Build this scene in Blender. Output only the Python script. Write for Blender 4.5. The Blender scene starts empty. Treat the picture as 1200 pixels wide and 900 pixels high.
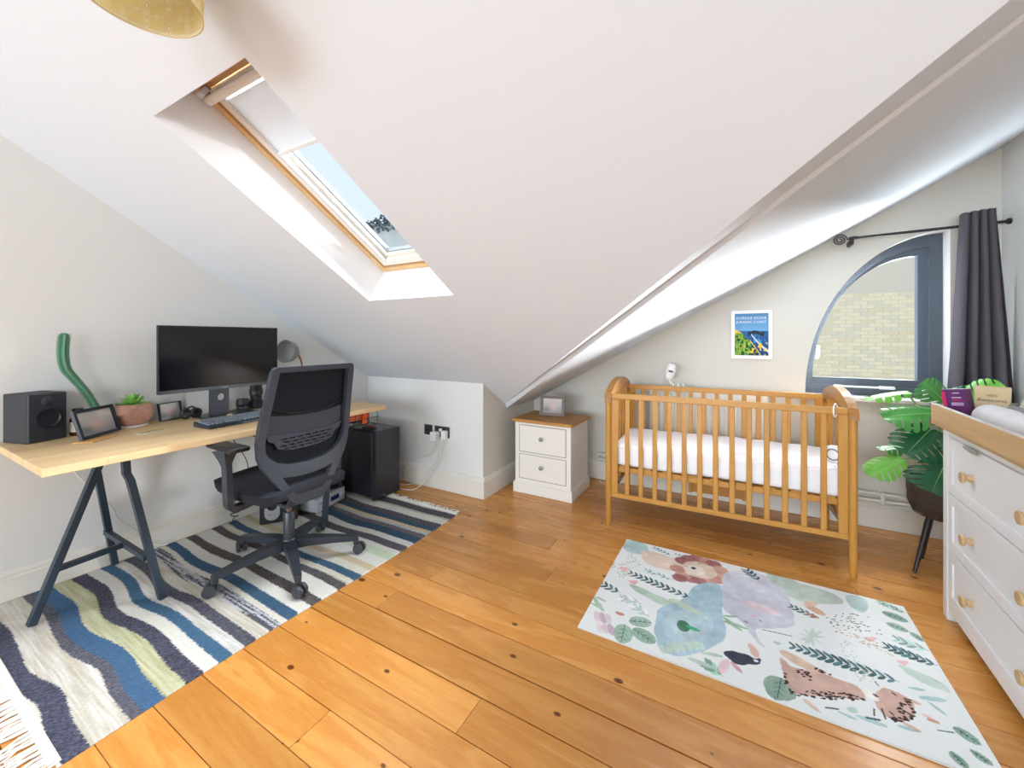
import bpy, bmesh, math, random
import numpy as np
from mathutils import Matrix, Vector
S = bpy.context.scene
PI = math.pi
random.seed(7)
RNG = np.random.default_rng(5)
# ---------------------------------------------------------------- camera, world, lights, exposure
cam = bpy.data.objects.new('camera', bpy.data.cameras.new('camera'))
S.collection.objects.link(cam)
cam.location = (0, 0, 1.2)
cam.rotation_euler = (PI/2, 0, 0.517)
cam.data.sensor_width = 36
cam.data.lens = 470.1/1200*36
cam.data.shift_y = -(450-396.46)/1200
cam.data.clip_start = 0.02
S.camera = cam
w = bpy.data.worlds.new('sky'); S.world = w; w.use_nodes = True
bg = w.node_tree.nodes['Background']
bg.inputs[0].default_value = (0.74, 0.86, 1.0, 1)
bg.inputs[1].default_value = 1.12
S.view_settings.view_transform = 'Standard'
S.view_settings.look = 'None'
S.view_settings.exposure = 0.0
S.view_settings.gamma = 1

def area(name, loc, target, sx, sy, power, col=(1, 1, 1)):
    l = bpy.data.lights.new(name, 'AREA'); l.shape = 'RECTANGLE'; l.size = sx; l.size_y = sy
    l.energy = power; l.color = col
    o = bpy.data.objects.new(name, l); S.collection.objects.link(o)
    o.location = loc
    o.rotation_euler = (Vector(target)-Vector(loc)).to_track_quat('-Z', 'Y').to_euler()
    return o
# added fill light from behind the camera, shining through an invented window
area('fill_light_front', (-0.8, -7.12, 1.40), (-0.8, 3, 1.25), 3.5, 1.7, 375, (0.80, 0.90, 1.0))
# two more added fills behind the camera, right and left, through invented windows
area('fill_light_side', (1.40, -2.6, 1.35), (-2.5, 1.2, 1.3), 1.6, 1.3, 55, (0.80, 0.90, 1.0))
area('fill_light_left', (-3.02, -2.6, 1.35), (1.3, 1.2, 1.2), 1.6, 1.3, 30, (0.80, 0.905, 1.0))
# bright sky above the roof window and above the neighbour's wall
area('daylight_roof_window', (-1.55, 2.1, 3.15), (-1.55, 0.9, 1.4), 1.6, 1.6, 380, (0.93, 0.965, 1.0))
area('daylight_arch_window', (1.15, 4.9, 3.1), (0.75, 3.3, 0.9), 0.5, 0.5, 45, (1.0, 0.97, 0.93))
area('daylight_arch_sky', (0.8, 5.0, 2.8), (0.8, 3.45, 1.3), 1.6, 0.8, 55, (0.95, 0.98, 1.0))
# added fill below the arched window, imitating daylight bounced upward
area('arch_bounce_fill', (0.75, 4.35, 0.1), (0.3, 2.6, 2.1), 2.0, 0.9, 170, (0.92, 0.96, 1.0))
# added fill, out of view right of the arched window, brightening the alcove slope
area('arch_side_fill', (2.15, 4.75, 1.25), (-0.4, 2.3, 1.4), 1.3, 1.7, 1800, (0.95, 0.97, 1.0))

# ---------------------------------------------------------------- helpers
def lin(c):
    return tuple(((v/255)/12.92 if v/255 <= 0.04045 else ((v/255+0.055)/1.055)**2.4) for v in c)
MATS = {}
def mat(name, rgb, rough=0.5, metal=0.0, noise=0.0, nscale=20.0, bump=0.0, bscale=200.0, spec=0.5, emit=0.0, coat=0.0, sheen=0.0):
    if name in MATS: return MATS[name]
    m = bpy.data.materials.new(name); m.use_nodes = True
    nt = m.node_tree; N = nt.nodes; L = nt.links; b = N['Principled BSDF']
    c = lin(rgb) + (1,)
    b.inputs['Base Color'].default_value = c
    b.inputs['Roughness'].default_value = rough
    b.inputs['Metallic'].default_value = metal
    b.inputs['Specular IOR Level'].default_value = spec
    b.inputs['Coat Weight'].default_value = coat
    b.inputs['Sheen Weight'].default_value = sheen
    if emit:
        b.inputs['Emission Color'].default_value = c; b.inputs['Emission Strength'].default_value = emit
    tc = N.new('ShaderNodeTexCoord')
    if noise:
        n = N.new('ShaderNodeTexNoise'); n.inputs['Scale'].default_value = nscale; n.inputs['Detail'].default_value = 4
        L.new(tc.outputs['Object'], n.inputs['Vector'])
        mx = N.new('ShaderNodeMix'); mx.data_type = 'RGBA'
        mx.inputs[6].default_value = tuple(v*(1-noise) for v in c[:3])+(1,)
        mx.inputs[7].default_value = tuple(min(1, v*(1+noise)) for v in c[:3])+(1,)
        L.new(n.outputs['Fac'], mx.inputs[0]); L.new(mx.outputs[2], b.inputs['Base Color'])
    if bump:
        n = N.new('ShaderNodeTexNoise'); n.inputs['Scale'].default_value = bscale; n.inputs['Detail'].default_value = 3
        L.new(tc.outputs['Object'], n.inputs['Vector'])
        bp = N.new('ShaderNodeBump'); bp.inputs['Strength'].default_value = bump; bp.inputs['Distance'].default_value = 0.002
        L.new(n.outputs['Fac'], bp.inputs['Height']); L.new(bp.outputs['Normal'], b.inputs['Normal'])
    MATS[name] = m
    return m
def wood(name, c1, c2, along='X', scale=8.0, rough=0.35, spec=0.5, distort=5.0, knots=0.0, rnd=False, stave=False, coat=0.0):
    m = bpy.data.materials.new(name); m.use_nodes = True
    nt = m.node_tree; N = nt.nodes; L = nt.links; b = N['Principled BSDF']
    b.inputs['Specular IOR Level'].default_value = spec; b.inputs['Coat Weight'].default_value = coat
    b.inputs['Coat Roughness'].default_value = 0.2
    tc = N.new('ShaderNodeTexCoord'); src = tc.outputs['Object']
    oi = N.new('ShaderNodeObjectInfo')
    if rnd:
        ad = N.new('ShaderNodeVectorMath'); ad.operation = 'ADD'
        cb = N.new('ShaderNodeCombineXYZ')
        mu = N.new('ShaderNodeMath'); mu.operation = 'MULTIPLY'; mu.inputs[1].default_value = 57.0
        L.new(oi.outputs['Random'], mu.inputs[0])
        for i in range(3): L.new(mu.outputs[0], cb.inputs[i])
        L.new(src, ad.inputs[0]); L.new(cb.outputs[0], ad.inputs[1]); src = ad.outputs[0]
    mp = N.new('ShaderNodeMapping')
    st = {'X': (0.13, 1, 1), 'Y': (1, 0.13, 1), 'Z': (1, 1, 0.1)}[along]
    mp.inputs['Scale'].default_value = st
    L.new(src, mp.inputs['Vector'])
    wv = N.new('ShaderNodeTexNoise'); wv.inputs['Scale'].default_value = scale; wv.inputs['Detail'].default_value = 3
    wv.inputs['Distortion'].default_value = 0.5
    L.new(mp.outputs[0], wv.inputs['Vector'])
    # rings: sin of the soft noise gives cathedral grain
    m1 = N.new('ShaderNodeMath'); m1.operation = 'MULTIPLY'; m1.inputs[1].default_value = distort*9
    L.new(wv.outputs['Fac'], m1.inputs[0])
    m2 = N.new('ShaderNodeMath'); m2.operation = 'SINE'; L.new(m1.outputs[0], m2.inputs[0])
    m3 = N.new('ShaderNodeMath'); m3.operation = 'MULTIPLY_ADD'; m3.inputs[1].default_value = 0.15; m3.inputs[2].default_value = 0.4
    L.new(m2.outputs[0], m3.inputs[0])
    fi = N.new('ShaderNodeTexNoise'); fi.inputs['Scale'].default_value = scale*16; fi.inputs['Detail'].default_value = 4
    L.new(mp.outputs[0], fi.inputs['Vector'])
    m4 = N.new('ShaderNodeMath'); m4.operation = 'ADD'
    m5 = N.new('ShaderNodeMath'); m5.operation = 'MULTIPLY'; m5.inputs[1].default_value = 0.5
    L.new(fi.outputs['Fac'], m5.inputs[0]); L.new(m3.outputs[0], m4.inputs[0]); L.new(m5.outputs[0], m4.inputs[1])
    mx = N.new('ShaderNodeMix'); mx.data_type = 'RGBA'
    mx.inputs[6].default_value = lin(c1)+(1,); mx.inputs[7].default_value = lin(c2)+(1,)
    L.new(m4.outputs[0], mx.inputs[0]); out = mx.outputs[2]
    if rnd:
        hs = N.new('ShaderNodeHueSaturation')
        mr = N.new('ShaderNodeMapRange'); mr.inputs[3].default_value = 0.86; mr.inputs[4].default_value = 1.12
        L.new(oi.outputs['Random'], mr.inputs[0]); L.new(mr.outputs[0], hs.inputs['Value']); L.new(out, hs.inputs['Color']); out = hs.outputs[0]
    if knots:
        mk = N.new('ShaderNodeMapping'); mk.inputs['Scale'].default_value = (0.62, 1.0, 0.0) if along == 'X' else (1, 0.6, 1)
        L.new(src, mk.inputs['Vector'])
        vo = N.new('ShaderNodeTexVoronoi'); vo.inputs['Scale'].default_value = knots; vo.voronoi_dimensions = '2D'
        L.new(mk.outputs[0], vo.inputs['Vector'])
        sz = N.new('ShaderNodeSeparateColor'); L.new(vo.outputs['Color'], sz.inputs[0])
        mul = N.new('ShaderNodeMath'); mul.operation = 'MULTIPLY'; mul.inputs[1].default_value = 0.062; L.new(sz.outputs[0], mul.inputs[0])
        dv = N.new('ShaderNodeMath'); dv.operation = 'DIVIDE'; L.new(vo.outputs['Distance'], dv.inputs[0]); L.new(mul.outputs[0], dv.inputs[1])
        rp = N.new('ShaderNodeValToRGB'); e = rp.color_ramp.elements
        e[0].position = 0.0; e[0].color = (1, 1, 1, 1); e[1].position = 1.0; e[1].color = (0, 0, 0, 1)
        a = e.new(0.72); a.color = (0.85, 0.85, 0.85, 1); a = e.new(0.86); a.color = (0.35, 0.35, 0.35, 1)
        L.new(dv.outputs[0], rp.inputs[0])
        k2 = N.new('ShaderNodeMix'); k2.data_type = 'RGBA'; k2.inputs[7].default_value = lin((88, 44, 16))+(1,)
        L.new(rp.outputs[0], k2.inputs[0]); L.new(out, k2.inputs[6]); out = k2.outputs[2]
    if stave:
        br = N.new('ShaderNodeTexBrick'); br.inputs['Scale'].default_value = 1.0
        br.inputs['Mortar Size'].default_value = 0.0006; br.inputs['Brick Width'].default_value = 0.42; br.inputs['Row Height'].default_value = 0.045
        br.inputs['Color1'].default_value = (1, 1, 1, 1); br.inputs['Color2'].default_value = (0.86, 0.83, 0.78, 1); br.inputs['Mortar'].default_value = (0.75, 0.68, 0.55, 1)
        mb = N.new('ShaderNodeMapping'); mb.inputs['Rotation'].default_value = (0, 0, PI/2); L.new(tc.outputs['Object'], mb.inputs['Vector'])
        L.new(mb.outputs[0], br.inputs['Vector'])
        k3 = N.new('ShaderNodeMix'); k3.data_type = 'RGBA'; k3.blend_type = 'MULTIPLY'; k3.inputs[0].default_value = 1
        L.new(out, k3.inputs[6]); L.new(br.outputs['Color'], k3.inputs[7]); out = k3.outputs[2]
    L.new(out, b.inputs['Base Color'])
    rr = N.new('ShaderNodeMapRange'); rr.inputs[3].default_value = rough*0.8; rr.inputs[4].default_value = rough*1.25
    L.new(wv.outputs['Fac'], rr.inputs[0]); L.new(rr.outputs[0], b.inputs['Roughness'])
    bu = N.new('ShaderNodeBump'); bu.inputs['Strength'].default_value = 0.12; bu.inputs['Distance'].default_value = 0.002
    L.new(m4.outputs[0], bu.inputs['Height']); L.new(bu.outputs[0], b.inputs['Normal'])
    return m
def translucent(m, amount):
    nt = m.node_tree; N = nt.nodes; L = nt.links; b = N['Principled BSDF']
    o = [n for n in N if n.type == 'OUTPUT_MATERIAL'][0]
    t = N.new('ShaderNodeBsdfTranslucent'); t.inputs[0].default_value = b.inputs['Base Color'].default_value
    if b.inputs['Base Color'].is_linked: L.new(b.inputs['Base Color'].links[0].from_socket, t.inputs[0])
    x = N.new('ShaderNodeMixShader'); x.inputs[0].default_value = amount
    L.new(b.outputs[0], x.inputs[1]); L.new(t.outputs[0], x.inputs[2]); L.new(x.outputs[0], o.inputs[0])
    return m
def attr_mat(name, rough=0.9, bump=0.0, sheen=0.0):
    m = bpy.data.materials.new(name); m.use_nodes = True
    N = m.node_tree.nodes; L = m.node_tree.links; b = N['Principled BSDF']
    a = N.new('ShaderNodeAttribute'); a.attribute_name = 'Col'
    L.new(a.outputs['Color'], b.inputs['Base Color']); b.inputs['Roughness'].default_value = rough
    b.inputs['Specular IOR Level'].default_value = 0.25
    if bump:
        tc = N.new('ShaderNodeTexCoord'); n = N.new('ShaderNodeTexNoise'); n.inputs['Scale'].default_value = 260
        L.new(tc.outputs['Object'], n.inputs['Vector'])
        bp = N.new('ShaderNodeBump'); bp.inputs['Strength'].default_value = bump; bp.inputs['Distance'].default_value = 0.003
        L.new(n.outputs['Fac'], bp.inputs['Height']); L.new(bp.outputs['Normal'], b.inputs['Normal'])
    return m
def glass_mat(name, tint=(1, 1, 1), refl=0.5):
    m = bpy.data.materials.new(name); m.use_nodes = True
    nt = m.node_tree; N = nt.nodes; L = nt.links
    for n in list(N):
        if n.type == 'BSDF_PRINCIPLED': N.remove(n)
    o = [n for n in N if n.type == 'OUTPUT_MATERIAL'][0]
    t = N.new('ShaderNodeBsdfTransparent'); t.inputs[0].default_value = tuple(tint)+(1,)
    g = N.new('ShaderNodeBsdfGlossy'); g.inputs['Roughness'].default_value = 0.02
    f = N.new('ShaderNodeFresnel'); f.inputs[0].default_value = 1.12
    mu = N.new('ShaderNodeMath'); mu.operation = 'MULTIPLY'; mu.inputs[1].default_value = refl
    mx = N.new('ShaderNodeMixShader')
    L.new(f.outputs[0], mu.inputs[0]); L.new(mu.outputs[0], mx.inputs[0]); L.new(t.outputs[0], mx.inputs[1]); L.new(g.outputs[0], mx.inputs[2])
    L.new(mx.outputs[0], o.inputs[0])
    return m

XF = {}
def link(o): S.collection.objects.link(o); return o
def thing(name, label, cat, loc=(0, 0, 0), rz=0.0, group=None, rot=None):
    o = link(bpy.data.objects.new(name, None)); o.empty_display_size = 0.05
    o.location = loc; o.rotation_euler = rot if rot else (0, 0, rz)
    o['label'] = label; o['category'] = cat
    if group: o['group'] = group
    R = o.rotation_euler.to_matrix().to_4x4()
    XF[o.name] = Matrix.Translation(loc) @ R
    return o
def fin(bm, name, m, parent=None, smooth=False, world=False, label=None, angle=40):
    """link a bmesh as one object; world=True: verts are in world space"""
    bmesh.ops.recalc_face_normals(bm, faces=bm.faces)
    loc = None
    if parent is not None and world and parent.name in XF:
        bm.transform(XF[parent.name].inverted())
    if parent is None:
        xs = [v.co.x for v in bm.verts]; ys = [v.co.y for v in bm.verts]; zs = [v.co.z for v in bm.verts]
        loc = Vector(((min(xs)+max(xs))/2, (min(ys)+max(ys))/2, min(zs)))
        bm.transform(Matrix.Translation(-loc))
    me = bpy.data.meshes.new(name); bm.to_mesh(me); bm.free()
    for mm in (m if isinstance(m, (list, tuple)) else [m]): me.materials.append(mm)
    if smooth:
        me.polygons.foreach_set('use_smooth', [True]*len(me.polygons))
        try: me.set_sharp_from_angle(angle=math.radians(angle))
        except Exception: pass
    o = link(bpy.data.objects.new(name, me))
    if loc is not None: o.location = loc; XF[o.name] = Matrix.Translation(loc)
    if parent is not None:
        o.parent = parent; XF[o.name] = XF.get(parent.name, Matrix())
    if label: o['label'] = label
    return o
def tag(o, label, cat, group=None):
    o['label'] = label; o['category'] = cat
    if group: o['group'] = group
    return o
def struct(o): o['kind'] = 'structure'; return o
def NB(): return bmesh.new()
def box(bm, x0, x1, y0, y1, z0, z1, bev=0.0, seg=1, mtx=None):
    r = bmesh.ops.create_cube(bm, size=1.0); vs = r['verts']
    for v in vs: v.co = Vector(((x0+x1)/2+v.co.x*(x1-x0), (y0+y1)/2+v.co.y*(y1-y0), (z0+z1)/2+v.co.z*(z1-z0)))
    if bev:
        es = list({e for v in vs for e in v.link_edges})
        rr = bmesh.ops.bevel(bm, geom=es, offset=bev, segments=seg, affect='EDGES', profile=0.6)
        vs = [v for v in set(list(rr['verts'])+[v for v in vs if v.is_valid])]
        fs = {f for v in vs for f in v.link_faces}; vs = list({v for f in fs for v in f.verts})
    if mtx: bmesh.ops.transform(bm, matrix=mtx, verts=vs)
    return vs
def BX(*a, **k):
    bm = NB(); box(bm, *a, **k); return bm
def tube(bm, pts, r, n=8, cap=True, sq=None):
    """sweep a circle (radius or list) or rectangle sq=(w,h) along pts"""
    pts = [Vector(p) for p in pts]; rings = []
    up = Vector((0, 0, 1)); prev = None
    for i, p in enumerate(pts):
        d = (pts[min(i+1, len(pts)-1)]-pts[max(i-1, 0)]).normalized()
        if prev is None:
            a = d.cross(up) if abs(d.z) < 0.95 else d.cross(Vector((0, 1, 0)))
        else:
            a = prev - d*prev.dot(d)
        a.normalize(); b = d.cross(a).normalized(); prev = a
        rr = r[i] if isinstance(r, (list, tuple)) else r
        if sq:
            k = rr if isinstance(r, (list, tuple)) else 1.0
            ring = [bm.verts.new(p+a*sx*sq[0]/2*k+b*sy*sq[1]/2*k) for sx, sy in ((1, 1), (-1, 1), (-1, -1), (1, -1))]
        else:
            ring = [bm.verts.new(p+(a*math.cos(2*PI*k/n)+b*math.sin(2*PI*k/n))*rr) for k in range(n)]
        rings.append(ring)
    m = len(rings[0])
    for i in range(len(rings)-1):
        for k in range(m):
            bm.faces.new((rings[i][k], rings[i][(k+1) % m], rings[i+1][(k+1) % m], rings[i+1][k]))
    if cap:
        bm.faces.new(rings[0]); bm.faces.new(list(reversed(rings[-1])))
    return bm
def TB(pts, r, **k): return tube(NB(), pts, r, **k)
def spline(pts, n=8):
    P = [Vector(p) for p in pts]; out = []
    for i in range(len(P)-1):
        p0 = P[max(i-1, 0)]; p1 = P[i]; p2 = P[i+1]; p3 = P[min(i+2, len(P)-1)]
        for k in range(n):
            t = k/n
            out.append(0.5*((2*p1)+(-p0+p2)*t+(2*p0-5*p1+4*p2-p3)*t*t+(-p0+3*p1-3*p2+p3)*t**3))
    out.append(P[-1]); return out
def lathe(bm, prof, n=24, c=(0, 0, 0), mtx=None):
    """prof: [(r,z)...] about Z through c"""
    rings = []; vs = []
    for r, z in prof:
        if r < 1e-5:
            v = bm.verts.new((c[0], c[1], c[2]+z)); rings.append([v]); vs.append(v)
        else:
            rg = [bm.verts.new((c[0]+r*math.cos(2*PI*k/n), c[1]+r*math.sin(2*PI*k/n), c[2]+z)) for k in range(n)]
            rings.append(rg); vs += rg
    for a, b in zip(rings, rings[1:]):
        for k in range(n):
            k2 = (k+1) % n
            if len(a) == 1 and len(b) == 1: continue
            if len(a) == 1: bm.faces.new((a[0], b[k2], b[k]))
            elif len(b) == 1: bm.faces.new((a[k], a[k2], b[0]))
            else: bm.faces.new((a[k], a[k2], b[k2], b[k]))
    if len(rings[0]) > 1 and prof[0][0] > 0 and prof[0] != prof[-1]: pass
    if mtx: bmesh.ops.transform(bm, matrix=mtx, verts=vs)
    return vs
def LT(prof, n=24, c=(0, 0, 0), mtx=None):
    bm = NB(); lathe(bm, prof, n, c, mtx); return bm
def cyl(bm, r, z0, z1, c=(0, 0), n=24, mtx=None, bev=0.0):
    if bev: pr = [(0, z0), (r-bev, z0), (r, z0+bev), (r, z1-bev), (r-bev, z1), (0, z1)]
    else: pr = [(0, z0), (r, z0), (r, z1), (0, z1)]
    return lathe(bm, pr, n, (c[0], c[1], 0), mtx)
def fillpoly(bm, loops):
    """planar polygon with holes; loops are lists of 3D points"""
    edges = []; allv = []
    for lp in loops:
        vs = [bm.verts.new(p) for p in lp]; allv += vs
        for i in range(len(vs)): edges.append(bm.edges.new((vs[i], vs[(i+1) % len(vs)])))
    bmesh.ops.triangle_fill(bm, use_beauty=True, use_dissolve=False, edges=edges)
    return allv
def plate(loops2d, thick, fn):
    """polygon with holes in 2D (a,b); fn(a,b,t) -> 3D, t = 0 or thick"""
    b2 = NB(); fillpoly(b2, [[(a, b, 0) for a, b in lp] for lp in loops2d])
    b2.verts.ensure_lookup_table(); b2.verts.index_update()
    co = [(v.co.x, v.co.y) for v in b2.verts]
    tris = [[v.index for v in f.verts] for f in b2.faces]; b2.free()
    bm = NB()
    A = [bm.verts.new(fn(a, b, 0.0)) for a, b in co]; B = [bm.verts.new(fn(a, b, thick)) for a, b in co]
    for t in tris:
        bm.faces.new([A[i] for i in t]); bm.faces.new([B[i] for i in reversed(t)])
    i0 = 0
    for lp in loops2d:
        n = len(lp)
        for i in range(n):
            j = (i+1) % n
            bm.faces.new((A[i0+i], A[i0+j], B[i0+j], B[i0+i]))
        i0 += n
    return bm
def paint_grid(name, x0, x1, nx, y0, y1, ny, colfn, fn3, m, parent=None, label=None):
    """grid whose vertices carry the printed colours; colfn(U,V)->(n,3) sRGB 0..255; fn3(U,V)->xyz arrays"""
    U, V = np.meshgrid(np.linspace(x0, x1, nx), np.linspace(y0, y1, ny)); U = U.ravel(); V = V.ravel()
    C = np.clip(colfn(U, V)/255.0, 0, 1); C = np.where(C <= 0.04045, C/12.92, ((C+0.055)/1.055)**2.4)
    X, Y, Z = fn3(U, V)
    me = bpy.data.meshes.new(name)
    me.vertices.add(nx*ny); me.vertices.foreach_set('co', np.stack([X, Y, Z], 1).astype(np.float32).ravel())
    i = np.arange((nx-1)*(ny-1)); a = (i // (nx-1))*nx+(i % (nx-1))
    F = np.stack([a, a+1, a+nx+1, a+nx], 1).astype(np.int32)
    me.loops.add(F.size); me.loops.foreach_set('vertex_index', F.ravel())
    me.polygons.add(len(F)); me.polygons.foreach_set('loop_start', (np.arange(len(F))*4).astype(np.int32))
    me.polygons.foreach_set('loop_total', np.full(len(F), 4, np.int32))
    me.update(); me.validate()
    ca = me.color_attributes.new('Col', 'FLOAT_COLOR', 'POINT')
    ca.data.foreach_set('color', np.concatenate([C, np.ones((len(C), 1))], 1).astype(np.float32).ravel())
    me.materials.append(m)
    o = link(bpy.data.objects.new(name, me))
    if parent is not None: o.parent = parent; XF[o.name] = XF.get(parent.name, Matrix())
    if label: o['label'] = label
    return o
def snoise(U, V, s, seed=0, oct=3):
    """smooth value noise 0..1"""
    out = np.zeros_like(U); amp = 1; tot = 0
    r = np.random.default_rng(seed+1)
    for o in range(oct):
        T = r.random((64, 64)); x = U*s*(2**o)+11.3*o; y = V*s*(2**o)+5.7*o
        xi = np.floor(x).astype(int); yi = np.floor(y).astype(int); fx = x-xi; fy = y-yi
        fx = fx*fx*(3-2*fx); fy = fy*fy*(3-2*fy)
        g = lambda a, b: T[a % 64, b % 64]
        out += amp*((g(xi, yi)*(1-fx)+g(xi+1, yi)*fx)*(1-fy)+(g(xi, yi+1)*(1-fx)+g(xi+1, yi+1)*fx)*fy)
        tot += amp; amp *= 0.5
    return out/tot
def text(name, s, size, m, parent, mtx, ext=0.0004, align='CENTER', label=None):
    cu = bpy.data.curves.new(name, 'FONT'); cu.body = s; cu.size = size; cu.extrude = ext; cu.align_x = align
    cu.resolution_u = 2
    t = bpy.data.objects.new(name+'_curve', cu); S.collection.objects.link(t)
    dg = bpy.context.evaluated_depsgraph_get()
    me = bpy.data.meshes.new_from_object(t.evaluated_get(dg))
    bpy.data.objects.remove(t); bpy.data.curves.remove(cu)
    me.transform(mtx); me.materials.clear(); me.materials.append(m); me.name = name
    o = link(bpy.data.objects.new(name, me)); o.parent = parent; XF[o.name] = XF.get(parent.name, Matrix())
    if label: o['label'] = label
    return o
def copy_tree(o, parent=None):
    c = o.copy(); link(c)
    if parent is not None: c.parent = parent
    for ch in list(o.children): copy_tree(ch, c)
    return c

# ---------------------------------------------------------------- materials
M_wall = mat('warm_wall_paint', (228, 228, 225), 0.9, noise=0.015, nscale=3, bump=0.08, bscale=90, spec=0.2)
M_wallg = mat('beige_wall_paint', (216, 213, 204), 0.9, noise=0.015, nscale=3, bump=0.08, bscale=90, spec=0.2)
M_ceil = mat('white_ceiling_paint', (224, 231, 239), 0.9, noise=0.01, nscale=2, bump=0.05, bscale=60, spec=0.2)
M_base = mat('cream_gloss_paint', (228, 224, 214), 0.4, noise=0.01, nscale=5)
M_white = mat('white_satin', (240, 240, 240), 0.35)
M_whitem = mat('white_matt', (242, 242, 243), 0.7)
M_reveal = mat('white_reveal_paint', (246, 246, 247), 0.8)
M_floor = wood('varnished_pine', (230, 172, 96), (194, 124, 52), 'X', 8.5, 0.26, 0.38, 3.2, knots=4.0, rnd=True, coat=0.1)
M_dark = mat('dark_gap', (44, 26, 14), 0.9)
M_pine = wood('clear_pine', (238, 205, 158), (222, 180, 124), 'Y', 9, 0.4)
M_beech = wood('beech_worktop', (236, 208, 164), (222, 190, 142), 'Y', 9, 0.42, stave=True)
M_cot = wood('honey_beech', (206, 152, 74), (188, 132, 56), 'Z', 8, 0.32)
M_cotx = wood('honey_beech_rail', (206, 152, 74), (188, 132, 56), 'X', 8, 0.32)
M_cotdk = wood('honey_beech_cap', (184, 134, 72), (160, 110, 54), 'Y', 8, 0.35)
M_oak = wood('oak', (216, 184, 138), (192, 158, 112), 'Y', 7, 0.45)
M_oakx = wood('oak_top', (202, 152, 84), (178, 124, 60), 'X', 8, 0.4)
M_steel = mat('blue_grey_metal', (52, 66, 80), 0.4, 0.3)
M_black = mat('black_plastic', (30, 31, 34), 0.42)
M_blacks = mat('black_satin_plastic', (50, 55, 64), 0.3)
M_fab = mat('black_fabric', (34, 36, 44), 0.8, noise=0.2, nscale=300, bump=0.3, bscale=500, spec=0.3)
M_anth = mat('anthracite_frame', (76, 85, 96), 0.35)
M_chrome = mat('chrome', (210, 212, 214), 0.15, 1.0)
M_grey = mat('mid_grey_plastic', (120, 122, 125), 0.4)
M_glass = glass_mat('window_glass', (0.97, 0.98, 0.98), 0.35)
M_gloss = mat('screen_glass', (10, 12, 18), 0.16, spec=0.5)
M_cream = mat('cream_paint', (238, 234, 226), 0.45)
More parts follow.
